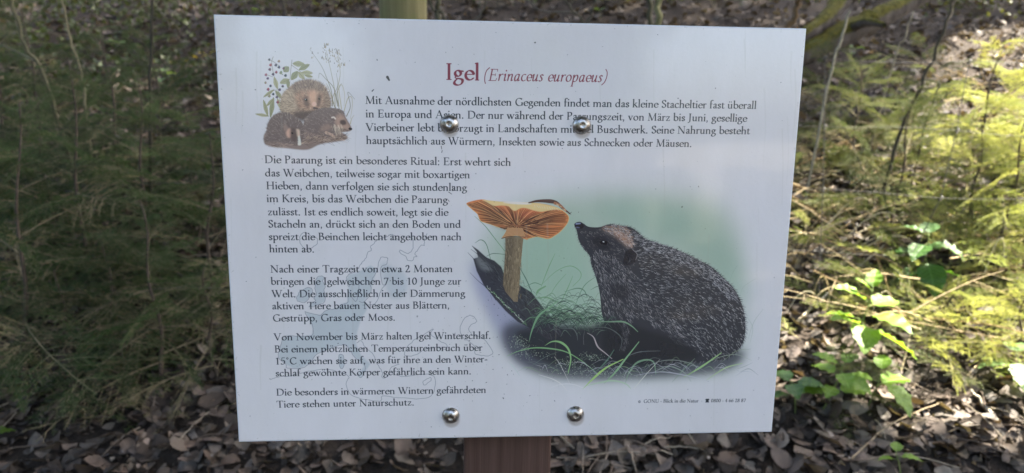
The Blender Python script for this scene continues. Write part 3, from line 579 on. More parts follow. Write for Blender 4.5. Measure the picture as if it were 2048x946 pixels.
def draw_family():
    q = z(3.943, 500, 70); rr = np.random.default_rng(31)
    # earth and hay
    fill(q((110, 850), (130, 760), (300, 740), (480, 700), (650, 740), (760, 790), (740, 830), (560, 860), (450, 905), (300, 895), (170, 880)), (112, 100, 98), .95, 1)
    for k in range(420):
        t = rr.random(); x = 110+t*640; y = 800+rr.uniform(-30, 85)*(1-.75*t)+(1-abs(t-.5)*2)*12; a = rr.normal(0, .35); l = rr.uniform(20, 60)
        stroke(q((x, y), (x+l*.5, y+l*.5*a+rr.normal(0, 4)), (x+l, y+l*a)), .25, .12, [(68, 60, 60), (156, 140, 128), (110, 96, 90), (186, 172, 160), (60, 54, 56)][rr.integers(5)], .8)
    # grasses and seed heads on the right
    for P in (((650, 560), (640, 440), (600, 330), (560, 240), (470, 110)), ((670, 570), (665, 430), (640, 300), (600, 120)), ((700, 580), (690, 430), (710, 300), (690, 130)), ((690, 560), (660, 420), (600, 350), (550, 300), (540, 340)), ((720, 580), (700, 420), (725, 395), (745, 470), (740, 560)), ((740, 600), (770, 500), (800, 490), (805, 560), (790, 660)), ((700, 560), (680, 470), (720, 380)), ((760, 640), (790, 560), (770, 450), (825, 505)), ((660, 540), (620, 420), (600, 380)), ((790, 700), (800, 660), (820, 630)), ((680, 600), (650, 500), (690, 400), (680, 300))):
        stroke(q(*P), .8, .25, [(128, 126, 96), (150, 148, 116), (106, 106, 84)][rr.integers(3)], .85)
    for cx, cy, n, sx, sy in ((595, 90, 14, 14, 22), (620, 140, 16, 45, 30), (630, 190, 14, 40, 25), (690, 160, 14, 20, 35), (700, 230, 10, 22, 25), (490, 180, 5, 8, 50), (575, 190, 5, 12, 10), (740, 240, 3, 8, 3)):
        for k in range(n):
            x, y = cx+rr.normal(0, sx*.7), cy+rr.normal(0, sy*.7)
            stroke(q((x, y), (x+rr.uniform(-9, 7), y-rr.uniform(6, 18))), .7, .3, [(118, 108, 84), (148, 140, 112), (98, 92, 78)][rr.integers(3)], .85, cv=False)
    # bramble stems, leaves, berries
    for P in (((330, 195), (318, 300), (310, 420), (300, 520)), ((182, 170), (170, 220), (190, 330), (220, 420), (240, 600)), ((325, 235), (400, 290), (440, 320)), ((125, 310), (180, 330)), ((150, 195), (185, 210), (225, 240)), ((240, 430), (180, 440), (105, 490))):
        stroke(q(*P), .45, .35, (110, 108, 92), .9)
    def leaf(tip, base, w, c):
        tip, base = np.array(tip, float), np.array(base, float); v = base-tip; nrm = np.array([-v[1], v[0]])/np.hypot(*v)
        P = [tip, tip+v*.3+nrm*w*.8, tip+v*.6+nrm*w, base, tip+v*.6-nrm*w, tip+v*.3-nrm*w*.8]
        fill(q(*P), c, .95, .3); stroke(q(tuple(tip), tuple(base)), .25, .35, (90, 96, 72), .8, cv=False)
        for t in (.25, .4, .55, .7, .85):
            for s in (-1, 1): a = tip+v*t; e = a-v*.15+nrm*s*w*.8; stroke(q(tuple(a), tuple(e)), .2, .15, (100, 106, 80), .6, cv=False)
    gl = [(138, 144, 116), (124, 132, 104), (150, 154, 128)]
    for i, (a, b_, w) in enumerate((((430, 230), (335, 225), 22), ((470, 232), (385, 275), 20), ((495, 300), (405, 295), 18), ((495, 330), (430, 318), 12), ((325, 355), (375, 285), 24), ((430, 350), (380, 290), 20), ((235, 380), (310, 350), 22), ((305, 250), (265, 290), 26), ((190, 330), (215, 425), 17), ((105, 490), (190, 430), 12), ((250, 500), (200, 440), 16), ((40, 622), (150, 640), 12), ((105, 510), (140, 640), 15), ((185, 490), (160, 650), 18), ((245, 590), (215, 500), 14), ((130, 560), (190, 500), 13), ((300, 420), (300, 350), 14))):
        leaf(a, b_, w, gl[i % 3])
    for i, (x, y, r) in enumerate(((150, 193, 11), (160, 235, 15), (202, 236, 15), (226, 206, 13), (226, 252, 15), (154, 270, 15), (205, 292, 14), (180, 308, 14), (242, 296, 18), (278, 318, 15), (263, 262, 10), (124, 313, 14), (138, 341, 12), (120, 375, 11), (160, 400, 12), (256, 403, 12), (141, 428, 16), (232, 430, 13), (150, 480, 16), (181, 465, 12), (210, 488, 14), (216, 528, 16))):
        c = [(84, 72, 92), (124, 70, 86), (66, 64, 86), (120, 118, 100), (60, 58, 78)][i % 5]
        for k in range(12):
            a = k*2.4; rr_ = r*.62*math.sqrt(k/12); stroke(q((x+rr_*math.cos(a), y+rr_*math.sin(a)), (x+rr_*math.cos(a)+1, y+rr_*math.sin(a))), .95, .95, tuple(int(v+rr.normal(0, 12)) for v in c), .95, cv=False)
        stroke(q((x-r*.3, y-r*.4), (x-r*.2, y-r*.4)), .4, .4, (176, 172, 190), .7, cv=False)
    # mother
    mo = q((350, 380), (400, 360), (470, 352), (540, 372), (590, 410), (620, 460), (635, 520), (625, 575), (540, 590), (470, 640), (420, 660), (330, 640), (250, 615), (240, 540), (255, 470), (300, 420))
    fill(mo, (126, 112, 104), 1, 1.2)
    fill(q((370, 380), (470, 355), (560, 385), (600, 430), (520, 420), (430, 420), (370, 470), (330, 440)), (112, 100, 98), .8, 2.5)
    fill(q((260, 460), (330, 430), (370, 500), (350, 600), (260, 610), (240, 540)), (166, 156, 142), .8, 2.5)
    fill(q((350, 470), (420, 440), (520, 440), (580, 470), (560, 560), (480, 600), (390, 570)), (160, 132, 118), .85, 3)
    edge_hairs(mo, 0, 8, 5, .35, [(96, 86, 84), (150, 136, 124), (120, 108, 102)], step=.9)
    rad = lambda cx, cy: (lambda p: math.atan2(p[1]-(70+cy/3.943), p[0]-(500+cx/3.943)))
    hairs(mo, 1500, rad(490, 560), 5, .3, [(62, 54, 54), (190, 176, 158), (110, 94, 84), (84, 72, 68), (150, 136, 122)], .8, seed=41, jit=.3)
    fill(q((420, 490), (455, 485), (470, 540), (450, 575), (425, 545)), (88, 76, 76), .85, 2)
    fill(q((530, 480), (560, 470), (555, 540), (530, 565), (520, 520)), (80, 68, 70), .85, 1.6)
    fill(q((470, 450), (520, 440), (525, 520), (500, 560), (470, 520)), (190, 158, 140), .7, 2.5)
    stroke(q((437, 510), (443, 512)), 1.9, 1.9, (34, 32, 38), 1, cv=False); stroke(q((434, 506), (436, 506)), .6, .6, (190, 200, 210), 1, cv=False); stroke(q((543, 502), (546, 504)), 1.6, 1.6, (40, 38, 42), 1, cv=False)
    fill(q((495, 530), (515, 528), (525, 550), (505, 565), (488, 550)), (202, 166, 154), .95, .8)
    stroke(q((505, 575), (530, 578)), 2.2, 1.4, (70, 62, 66), .95, cv=False)
    fill(q((340, 620), (450, 600), (540, 600), (460, 660), (400, 680)), (76, 68, 70), .9, 2)
    # young one on the right
    y1 = q((425, 680), (470, 620), (560, 580), (650, 575), (730, 595), (755, 650), (800, 735), (780, 760), (700, 770), (650, 800), (560, 790), (480, 770), (430, 730))
    fill(y1, (104, 96, 98), 1, .8); edge_hairs(y1, 0, 5, 3, .3, [(86, 80, 84), (130, 124, 124)], step=1)
    hairs(y1, 650, lambda p: math.radians(200+(p[0]-620)*.3), 4.5, .28, [(70, 64, 68), (164, 156, 152), (112, 104, 104), (84, 78, 80)], .75, seed=42, jit=.3)
    fill(q((680, 640), (720, 625), (750, 660), (790, 730), (760, 750), (700, 740), (670, 690)), (160, 138, 128), .8, 2.5)
    fill(q((710, 675), (745, 670), (760, 700), (735, 710), (712, 700)), (62, 56, 62), .9, 1); stroke(q((785, 738), (795, 740)), 2.2, 2.2, (44, 42, 48), 1, cv=False)
    fill(q((700, 735), (760, 745), (720, 765), (680, 752)), (84, 74, 74), .8, 1)
    stroke(q((645, 650), (660, 648), (672, 660)), 1.6, 1.4, (196, 188, 184), .9); stroke(q((652, 662), (662, 672)), 1.6, 1.4, (96, 86, 88), .9, cv=False)
    fill(q((560, 730), (620, 700), (640, 740), (560, 760)), (140, 124, 118), .7, 2.5); stroke(q((600, 770), (640, 785), (660, 800)), 3, 2, (168, 150, 140), .9)
    # young one on the left
    y2 = q((125, 790), (140, 700), (190, 630), (270, 610), (350, 640), (410, 690), (430, 760), (400, 850), (330, 860), (200, 840), (120, 835))
    fill(y2, (100, 92, 94), 1, .8); edge_hairs(y2, 0, 6, 4, .3, [(84, 78, 82), (130, 122, 120)], step=.9)
    hairs(y2, 850, rad(340, 800), 4.5, .28, [(66, 60, 64), (168, 160, 154), (112, 104, 104), (84, 78, 80)], .75, seed=43, jit=.3)
    fill(q((285, 760), (310, 735), (330, 760), (320, 810), (290, 800)), (186, 158, 146), .85, 1.6); fill(q((360, 745), (390, 750), (392, 800), (370, 800)), (196, 176, 164), .85, 1.2)
    fill(q((320, 740), (360, 740), (370, 810), (350, 845), (320, 820)), (82, 72, 74), .9, 2); stroke(q((330, 772), (334, 774)), 1.6, 1.6, (36, 34, 40), 1, cv=False)
    fill(q((265, 715), (285, 710), (300, 735), (270, 760)), (130, 116, 112), .8, 1); fill(q((380, 800), (392, 798), (402, 850), (400, 868), (378, 868), (378, 845)), (206, 200, 198), .9, .8)
    for k in range(60):
        x = rr.uniform(420, 720); y = 770+rr.uniform(-10, 40)
        stroke(q((x, y), (x+rr.uniform(-30, 30), y+rr.uniform(10, 34))), .25, .15, [(176, 160, 146), (84, 74, 72), (130, 116, 108)][rr.integers(3)], .8, cv=False)
    for k in range(24): x = rr.uniform(640, 720); stroke(q((x, 700+rr.uniform(0, 30)), (x+rr.uniform(10, 40), 760+rr.uniform(0, 40))), .3, .15, (196, 184, 170), .8, cv=False)

def paint_print():
    draw_map(); draw_mushroom_scene(); draw_family()
    for L in LINES: line(*L, 22.6, INK, bold=1.52)
    line("Igel", 889.5, 159.3, 957.5, 160.6, 47, RED, bold=1.55)
    line("(Erinaceus europaeus)", 965, 161.2, 1212, 164.4, 34, RED, font=GI, shear=.22, bold=1.1)
    line("©  GONU - Blick in die Natur  ·  ☎ 0800 - 4 66 28 87", 1275.3, 805.7, 1490.5, 803.9, 12.0, ink((10, 26, 40)), bold=1.5)
    # scratches, dried runs, then specks of dirt and fly marks
    rr = np.random.default_rng(77)
    for k in range(36):
        x, y = rr.uniform(470, 1560), rr.uniform(50, 860); a = rr.normal(.3, .9); l = rr.uniform(6, 34)
        stroke([(x, y), (x+l*.5*math.cos(a)+rr.normal(0, 1), y+l*.5*math.sin(a)), (x+l*math.cos(a), y+l*math.sin(a))], .22, .1, (222, 224, 226) if k % 2 else (132, 136, 140), rr.uniform(.25, .6))
    for k in range(46):
        x, y = rr.uniform(450, 1590), rr.uniform(38, 760); l = rr.uniform(40, 170)
        stroke([(x, y), (x+rr.normal(0, 1.5), y+l*.5), (x+rr.normal(0, 2), y+l)], rr.uniform(.6, 2.2), .4, (140, 142, 136), rr.uniform(.08, .18), soft=5)
    for k in range(240):
        e = rr.integers(4); t = rr.random(); q_ = [(430+t*1180, 30+t*28+abs(rr.normal(0, 3))), (478+t*1064, 883-t*20-abs(rr.normal(0, 3))), (429+t*48+abs(rr.normal(0, 3)), 30+t*850), (1612-t*69-abs(rr.normal(0, 3)), 58+t*804)][e]
        stroke([q_, (q_[0]+rr.normal(0, 2), q_[1]+rr.normal(0, 2))], rr.uniform(.3, 1.1), .3, (96, 102, 84), rr.uniform(.1, .4), cv=False)
    for k in range(340):
        x, y = rr.uniform(470, 1570), rr.uniform(45, 870)
        if rr.random() < .4: x, y = rr.normal(980, 90), rr.normal(690, 90)
        r = abs(rr.normal(0, .42))+.22
        stroke([(x, y), (x+rr.normal(0, .7), y+rr.normal(0, .8))], r, r*.7, (52, 54, 58), rr.uniform(.4, .95), cv=False)
    stroke([(774.5, 154), (778, 160)], 2.6, 1.6, (48, 50, 54), .95, cv=False); stroke([(744, 182), (747, 179)], 1.1, .8, (48, 50, 54), .9, cv=False)
    for p in (((882, 292), (883, 298)), ((884, 301), (883, 305)), ((904, 372), (906, 380)), ((897, 384), (903, 388)), ((896, 400), (898, 403))): stroke(p, .8, .6, (58, 56, 58), .85, cv=False)
    # grime and contact shadow painted round the four bolt heads
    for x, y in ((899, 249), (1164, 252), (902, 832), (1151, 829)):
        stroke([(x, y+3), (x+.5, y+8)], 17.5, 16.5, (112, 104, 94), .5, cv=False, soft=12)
    return art
# ---------------------------------------------------------------- materials
def m_tint(name, rough=.8, bump=.3, scale=60, spec=.3, gain=1.):
    """colour comes from each piece's own tint, broken up by fine grain"""
    m = mat(name, rough=rough, spec=spec); q = NB(m)
    a = q.n('ShaderNodeAttribute', attribute_name='tint'); f = q.noise(scale, 5)
    q.base(q.mix(1., a.outputs[0], q.ramp(f, [(.25, (.55*gain,)*3), (.75, (1.25*gain,)*3)]), 'MULTIPLY'))
    q.bump(f, bump, .004); return m
M_LITTER = m_tint('dead leaf brown', .75, .5, 90, .35); leafy(M_LITTER, .12, .7)
M_BARK = m_tint('twig bark', .85, .5, 120)
m = M_SOIL = mat('forest soil', rough=.95, spec=.2); q = NB(m)
f = q.noise(9, 8, .7); f2 = q.noise(70, 5, .7)
q.base(q.mix(.5, q.ramp(f, [(.3, (.022, .017, .013)), (.55, (.060, .046, .036)), (.75, (.10, .08, .062))]), q.ramp(f2, [(.3, (.015, .012, .009)), (.7, (.085, .066, .052))])))
q.bump(f2, .8, .02)
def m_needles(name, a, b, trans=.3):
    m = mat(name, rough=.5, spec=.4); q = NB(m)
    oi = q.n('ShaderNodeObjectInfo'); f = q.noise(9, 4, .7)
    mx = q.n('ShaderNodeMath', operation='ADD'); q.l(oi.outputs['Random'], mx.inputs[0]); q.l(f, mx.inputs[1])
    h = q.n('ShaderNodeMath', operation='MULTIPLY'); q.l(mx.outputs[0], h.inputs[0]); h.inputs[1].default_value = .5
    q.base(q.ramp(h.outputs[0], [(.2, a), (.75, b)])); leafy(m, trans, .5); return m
M_NSHADED = m_needles('spruce needles deep green', (.009, .028, .008), (.062, .118, .034), .3)  # needle colour darkened: shade painted into it
M_NSUNLIT = m_needles('spruce needles yellow green', (.17, .235, .07), (.40, .43, .17), .4)  # same spruce needles brightened: sunlight painted into the colour
M_NHALFSHADED = m_needles('spruce needles olive', (.040, .066, .018), (.10, .13, .04), .3)  # in-between copy: half shade painted into the needle colour
def m_leaf(name, c, trans=.35):
    m = mat(name, rough=.45, spec=.45); q = NB(m)
    f = q.noise(30, 4); q.base(q.mix(f, tuple(v*.75 for v in c), tuple(v*1.25 for v in c)))
    sx = q.n('ShaderNodeSeparateXYZ'); q.l(q.tc.outputs['Object'], sx.inputs[0]); mt_ = lambda op, a, b=None: (lambda o: ([(o.inputs.__getitem__(i).__setattr__('default_value', v) if isinstance(v, (int, float)) else q.l(v, o.inputs[i])) for i, v in enumerate((a, b)) if v is not None], o.outputs[0])[1])(q.n('ShaderNodeMath', operation=op))
    ay = mt_('ABSOLUTE', sx.outputs[1]); ph = mt_('SINE', mt_('MULTIPLY', mt_('SUBTRACT', sx.outputs[0], mt_('MULTIPLY', ay, .8)), 58.)); vn = q.ramp(ph, [(.86, (0, 0, 0)), (1., (1, 1, 1))])
    mid = q.ramp(ay, [(.006, (1, 1, 1)), (.02, (0, 0, 0))]); vv_ = q.mix(1., vn, mid, 'LIGHTEN')
    q.base(q.mix(q.mix(1., vv_, (.55, .55, .55), 'MULTIPLY'), q.mix(f, tuple(v*.6 for v in c), tuple(v*1.3 for v in c)), tuple(min(1, v*1.6+.04) for v in c)))
    bp = q.bump(q.noise(160, 3), .25, .002); b2 = q.n('ShaderNodeBump', Strength=.5, Distance=.004); b2.invert = True; q.l(vv_, b2.inputs['Height']); q.l(bp.outputs[0], b2.inputs['Normal']); q.l(b2.outputs[0], q.b.inputs['Normal'])
    leafy(m, trans, .4); return m
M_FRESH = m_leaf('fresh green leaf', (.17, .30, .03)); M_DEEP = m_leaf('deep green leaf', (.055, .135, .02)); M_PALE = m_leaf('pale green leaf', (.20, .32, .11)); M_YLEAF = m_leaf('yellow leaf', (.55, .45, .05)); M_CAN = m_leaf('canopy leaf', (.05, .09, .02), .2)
def m_wood(name, c0, c1, c2, rough=.6, grain=(1, 1, .04), sc_=55, spec=.35, blot=None):
    m = mat(name, rough=rough, spec=spec); q = NB(m)
    f = q.noise(sc_, 8, .65, stretch=grain, dist=.4); g2 = q.noise(sc_*3.5, 4, .6, stretch=(grain[0], grain[1], grain[2]*.6))
    c = q.mix(.35, q.ramp(f, [(.3, c0), (.52, c1), (.72, c2)]), q.ramp(g2, [(.35, c0), (.7, c2)]))
    if blot: c = q.mix(q.ramp(q.noise(9, 5), [(.45, (0, 0, 0)), (.7, (1, 1, 1))]), c, blot)
    q.base(c); q.bump(g2, .35, .003); return m
M_POST = m_wood('brown stained timber', (.055, .028, .019), (.088, .048, .035), (.14, .085, .065), .55)
M_FPOST = m_wood('green weathered timber', (.11, .10, .045), (.19, .165, .07), (.27, .235, .12), .9, blot=(.13, .16, .05))
M_WHITE = mat('white panel edge', (.62, .63, .64), .35)
m = M_STEEL = mat('worn stainless steel', (.62, .60, .57), .24, 1.); q = NB(m)
f = q.noise(260, 5, .7); q.l(q.ramp(f, [(.3, (.20,)*3), (.75, (.50,)*3)]), q.b.inputs['Roughness'])
q.base(q.ramp(q.noise(190, 4), [(.35, (.26, .23, .19)), (.62, (.58, .56, .53))])); q.bump(q.noise(330, 4), .25, .0006)
M_WIRE = mat('galvanised wire', (.085, .078, .07), .7, .2)
m = M_MOSS = mat('mossy bark', rough=.95, spec=.15); q = NB(m)
geo = q.n('ShaderNodeNewGeometry'); sp = q.n('ShaderNodeSeparateXYZ'); q.l(geo.outputs['Normal'], sp.inputs[0])
ad = q.n('ShaderNodeMath', operation='ADD'); q.l(sp.outputs[2], ad.inputs[0]); q.l(q.noise(7, 5), ad.inputs[1])
bark = q.ramp(q.noise(26, 6, stretch=(1, 1, .3)), [(.3, (.05, .042, .038)), (.7, (.20, .17, .15))])
moss = q.ramp(q.noise(45, 5), [(.3, (.055, .055, .012)), (.7, (.20, .18, .035))])
q.base(q.mix(q.ramp(ad.outputs[0], [(.62, (0, 0, 0)), (.9, (1, 1, 1))]), bark, moss)); q.bump(q.noise(60, 6, .75), 1., .03)
m = M_TRUNK = mat('tree bark', rough=.95, spec=.15); q = NB(m)
f = q.noise(14, 8, .7, stretch=(1, 1, .25)); q.base(q.ramp(f, [(.3, (.04, .035, .03)), (.7, (.16, .14, .12))])); q.bump(f, .8, .03)

# ---------------------------------------------------------------- forest floor
xs = np.unique(np.concatenate([np.linspace(-60, -6, 40), np.linspace(-6, -3.2, 40), np.linspace(-3.2, 3.6, 230), np.linspace(3.6, 7, 50), np.linspace(7, 60, 40)]))
ys = np.unique(np.concatenate([np.linspace(-60, -3, 40), np.linspace(-3, .5, 40), np.linspace(.5, 4, 150), np.linspace(4, 9, 70), np.linspace(9, 60, 40)]))
V = np.array([(x, y, height(x, y)+.012*noise.noise((x*14, y*14, 2))) for y in ys for x in xs]); nx = len(xs)
ii = (np.arange(len(ys)-1)[:, None]*nx+np.arange(nx-1)[None, :]).ravel()
floor = obj('forest_floor', mesh_np('forest_floor', V, np.c_[ii, ii+1, ii+nx+1, ii+nx], M_SOIL, smooth=True)); tag(floor, kind='structure')

m = M_GRAVEL = mat('pale gravel', rough=.95, spec=.2); q = NB(m)
f = q.noise(40, 6, .7); q.base(q.ramp(f, [(.3, (.10, .085, .065)), (.7, (.19, .165, .13))])); q.bump(f, .6, .01)
P = smooth([(-6, -2.2), (-1, -2.4), (2.5, -4.5), (5, -9), (9, -17), (16, -32), (30, -58)], 10); T_ = np.gradient(P, axis=0); T_ /= np.linalg.norm(T_, axis=1)[:, None]; Nn = np.c_[-T_[:, 1], T_[:, 0]]
wd_ = np.interp(np.arange(len(P)), [0, 20, 32, 60], [.9, 1., 2.2, 4.5])[:, None]; PL, PR = P+Nn*wd_, P-Nn*wd_
V = [(a, b, height(a, b)+.03) for S_ in (PL, (PL*2+PR)/3, (PL+PR*2)/3, PR) for a, b in S_]; n = len(P)
tag(obj('added_gravel_path', mesh_np('added_gravel_path', V, [(k*n+i, k*n+i+1, (k+1)*n+i+1, (k+1)*n+i) for k in range(3) for i in range(n-1)], M_GRAVEL, smooth=True)), kind='structure')  # unseen path added behind the camera to put pale reflections in the panel

# ---------------------------------------------------------------- the sign
pan = empty('information_sign', (0, .03, 0)); tag(pan, 'white hedgehog information sign bolted to a brown wooden post', 'sign')
c2 = np.array([(427, 29), (1613, 57), (1543, 864), (477, 884)], float)-[1024, 473]
H = _hom([(0, 0), (1, 0), (1, 1), (0, 1)], c2)
K = np.diag([1/FPX, 1/FPX, 1]); a3, b3, o3 = K@H[:, 0], K@H[:, 1], K@H[:, 2]
sca = .60/np.linalg.norm(a3); PWID = .60; PHEI = np.linalg.norm(b3)*sca
def c2w(v): return CR @ Vector((v[0], -v[1], -v[2]))
ux = c2w(a3).normalized(); dn = c2w(b3); dn = (dn-ux*dn.dot(ux)).normalized(); nf = ux.cross(dn).normalized()
if nf.y > 0: nf = -nf
tl = CAM+c2w(o3*sca)
PM = Matrix((ux, -nf, -dn)).transposed().to_4x4(); PM.translation = tl+ux*PWID/2+dn*PHEI/2       # local x along, y away from the viewer, z up
print('panel', PWID, PHEI, PM.translation, nf)
def on_panel(px, py):
    """metres across and up from the panel's centre"""
    d = ray(px, py); t = (PM.translation-CAM).dot(nf)/d.dot(nf); p = PM.inverted() @ (CAM+d*t); return p.x, p.z
img = bpy.data.images.new('print', PW, PH, float_buffer=False)
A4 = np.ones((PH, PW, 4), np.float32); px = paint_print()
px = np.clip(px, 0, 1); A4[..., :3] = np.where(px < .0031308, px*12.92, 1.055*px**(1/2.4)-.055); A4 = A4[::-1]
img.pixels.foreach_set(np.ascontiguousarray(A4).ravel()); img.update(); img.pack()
M_PRINT = mat('printed lacquered sheet', (.7, .7, .7), .16, spec=.5); q = NB(M_PRINT)
ti = q.n('ShaderNodeTexImage', image=img, interpolation='Cubic', extension='EXTEND'); q.l(q.tc.outputs['UV'], ti.inputs[0])
grime = q.noise(9, 8, .75, stretch=(1, 1, .35)); fine_ = q.noise(420, 3, .6)
q.base(q.mix(1., q.mix(1., ti.outputs[0], q.ramp(grime, [(.35, (1, 1, 1)), (.75, (.90, .895, .875))]), 'MULTIPLY'), q.ramp(fine_, [(.24, (.80, .79, .77)), (.34, (1, 1, 1))]), 'MULTIPLY'))
q.l(q.ramp(q.noise(24, 6, .7, stretch=(1, 1, .25)), [(.3, (.10,)*3), (.8, (.26,)*3)]), q.b.inputs['Roughness'])
q.bump(q.noise(300, 3, .5), .16, .0006)
q.b.inputs['Coat Weight'].default_value = .8; q.b.inputs['Coat Roughness'].default_value = .05
w, h, e, th = PWID/2, PHEI/2, .0012, .003
me = bpy.data.meshes.new('panel')
V = [(-w+e, 0, -h+e), (w-e, 0, -h+e), (w-e, 0, h-e), (-w+e, 0, h-e), (-w, e*.5, -h), (w, e*.5, -h), (w, e*.5, h), (-w, e*.5, h), (-w, th, -h), (w, th, -h), (w, th, h), (-w, th, h)]
F = [(0, 1, 2, 3), (0, 4, 5, 1), (1, 5, 6, 2), (2, 6, 7, 3), (3, 7, 4, 0), (4, 8, 9, 5), (5, 9, 10, 6), (6, 10, 11, 7), (7, 11, 8, 4), (8, 11, 10, 9)]
me.from_pydata(V, [], F); me.materials.append(M_PRINT); me.materials.append(M_WHITE)
for p in me.polygons: p.material_index = 0 if p.index == 0 else 1
uv = me.uv_layers.new(name='UVMap')
for p in me.polygons:
    for li, vi in zip(p.loop_indices, p.vertices): uv.data[li].uv = ((V[vi][0]+w)/PWID, (V[vi][2]+h)/PHEI)
me.update()
def under_sign(name, me, M_=Matrix()):
    o = bpy.data.objects.new(name, me); link(o, pan); o.matrix_world = M_
    o.matrix_parent_inverse = Matrix.Translation(-Vector(pan.location)); o.matrix_basis = M_; return o
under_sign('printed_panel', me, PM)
# post and the two rails behind the panel, square with it
xa, _ = on_panel(932, 872); xb, _ = on_panel(1100, 872)
sc_d = 1.045; xa, xb = xa*sc_d, xb*sc_d+.004
def rounded_post(x0, x1, y0, y1, z0, z1, r=.004):
    mb = MB(); prof = []
    for cx, cy, a0 in ((x1-r, y0+r, -90), (x1-r, y1-r, 0), (x0+r, y1-r, 90), (x0+r, y0+r, 180)):
        for k in range(4): a = math.radians(a0+k*30); prof.append((cx+r*math.cos(a), cy+r*math.sin(a)))
    n = len(prof); zs = np.linspace(z0, z1, 6)
    mb.add([(x, y, z) for z in zs for x, y in prof], [(i*n+j, i*n+(j+1) % n, (i+1)*n+(j+1) % n, (i+1)*n+j) for i in range(5) for j in range(n)])
    me = mb.mesh('post', M_POST, smooth=False)
    import bmesh
    bm = bmesh.new(); bm.from_mesh(me); bm.verts.ensure_lookup_table()
    bm.faces.new([bm.verts[5*n+j] for j in range(n)]); bm.faces.new([bm.verts[n-1-j] for j in range(n)]); bm.to_mesh(me); bm.free(); return me
under_sign('post', rounded_post(xa, xb, th+.026, th+.026+.095, -1.55, h-.03), PM)
for zz in (on_panel(1024, 250)[1], on_panel(1024, 830)[1]):
    mb = MB(); mb.box(-.17, .17, th+.0015, th+.0245, zz-.022, zz+.022); under_sign('rail', mb.mesh('rail', M_POST, False), PM)
# domed bolt heads with their worn flat in the middle
def bolt_mesh():
    prof = [(0, -.0052), (.0022, -.0052), (.0027, -.0055), (.0034, -.0056), (.0055, -.0049), (.0075, -.0034), (.0090, -.0015), (.0096, -.0003), (.0096, .0006)]
    seg = 40; V = [(0, prof[0][1], 0)]+[(r*math.cos(2*math.pi*j/seg), y, r*math.sin(2*math.pi*j/seg)) for r, y in prof[1:] for j in range(seg)]
    F = [(1+i*seg+j, 1+i*seg+(j+1) % seg, 1+(i+1)*seg+(j+1) % seg, 1+(i+1)*seg+j) for i in range(len(prof)-2) for j in range(seg)]+[(0, 1+j, 1+(j+1) % seg) for j in range(seg)]
    me = bpy.data.meshes.new('bolt_head'); me.from_pydata(V, [], F); me.materials.append(M_STEEL)
    me.polygons.foreach_set('use_smooth', [True]*len(F)); me.update()
    import bmesh
    bm = bmesh.new(); bm.from_mesh(me); bmesh.ops.recalc_face_normals(bm, faces=bm.faces); bm.to_mesh(me); bm.free(); return me
bm_ = bolt_mesh()
for i, (x, y) in enumerate(((898.5, 248), (1163.5, 250), (901.5, 831), (1150.5, 828))):
    u, v = on_panel(x, y); under_sign('bolt', bm_, PM @ Matrix.Translation((u, -.0004, v)) @ Matrix.Rotation(i*1.3, 4, 'Y'))

# ---------------------------------------------------------------- wire fence behind the sign
FY = 1.6
fen = empty('wire_fence', (0, FY, height(0, FY))); tag(fen, 'galvanised square mesh wire fence with a weathered post behind the sign', 'fence')
def fpart(name, me):
    o = bpy.data.objects.new(name, me); link(o, fen); o.location = -Vector(fen.location)
    return o
wires = [1.335, 1.125, .925, .73, .545]
for k, zz in enumerate(wires):
    mb = MB(); X = np.linspace(-3.6, 3.8, 70); P = [(x, FY+.01*math.sin(x*3+k), zz+.006*math.sin(x*9+k*2)+.02*math.sin(x*1.1+k)-(.0 if x < .6 else .03*(x-.6))) for x in X]
    mb.tube(P, .00065, 5); fpart('wire', mb.mesh('wire', M_WIRE))
def wire_z(k, x): return wires[k]+.006*math.sin(x*9+k*2)+.02*math.sin(x*1.1+k)-(0 if x < .6 else .03*(x-.6))
for j, (pa, pb) in enumerate(((-160, -150), (1648, 1640), (1925, 1868), (2190, 2170))):
    xs2 = [at(pa+(pb-pa)*k/4, 140+115*k, FY).x for k in range(5)]
    if j == 2: xs2 = [at(q_, 140, FY).x for q_ in (1932, 1926, 1914, 1872, 1866)]
    mb = MB(); mb.tube([(xs2[k], FY+.01*math.sin(xs2[k]*3+k), wire_z(k, xs2[k])) for k in range(5)]+[(xs2[4], FY, wire_z(4, xs2[4])-.12)], .0013, 5)
    for k in range(5):
        z0 = wire_z(k, xs2[k]); xx = xs2[k]
        mb.tube([(xx+.0055*math.cos(a), FY-.002+.01*math.sin(xx*3+k)+.005*math.sin(a), z0-.009+.0022*a) for a in np.linspace(0, 7.6, 14)], .0021, 5)
    fpart('stay_wire', mb.mesh('stay_wire', M_WIRE))
p0, p1 = at(750, 20, FY), at(848, 20, FY)
mb = MB(); cx = (p0.x+p1.x)/2; r = (p1.x-p0.x)/2
mb.tube([(cx, FY+r+.004, z) for z in np.linspace(height(cx, FY)-.3, 1.75, 12)], [r*(1+.01*math.sin(i*2)) for i in range(12)], 24, cap=True)
fpart('fence_post', mb.mesh('fence_post', M_FPOST))

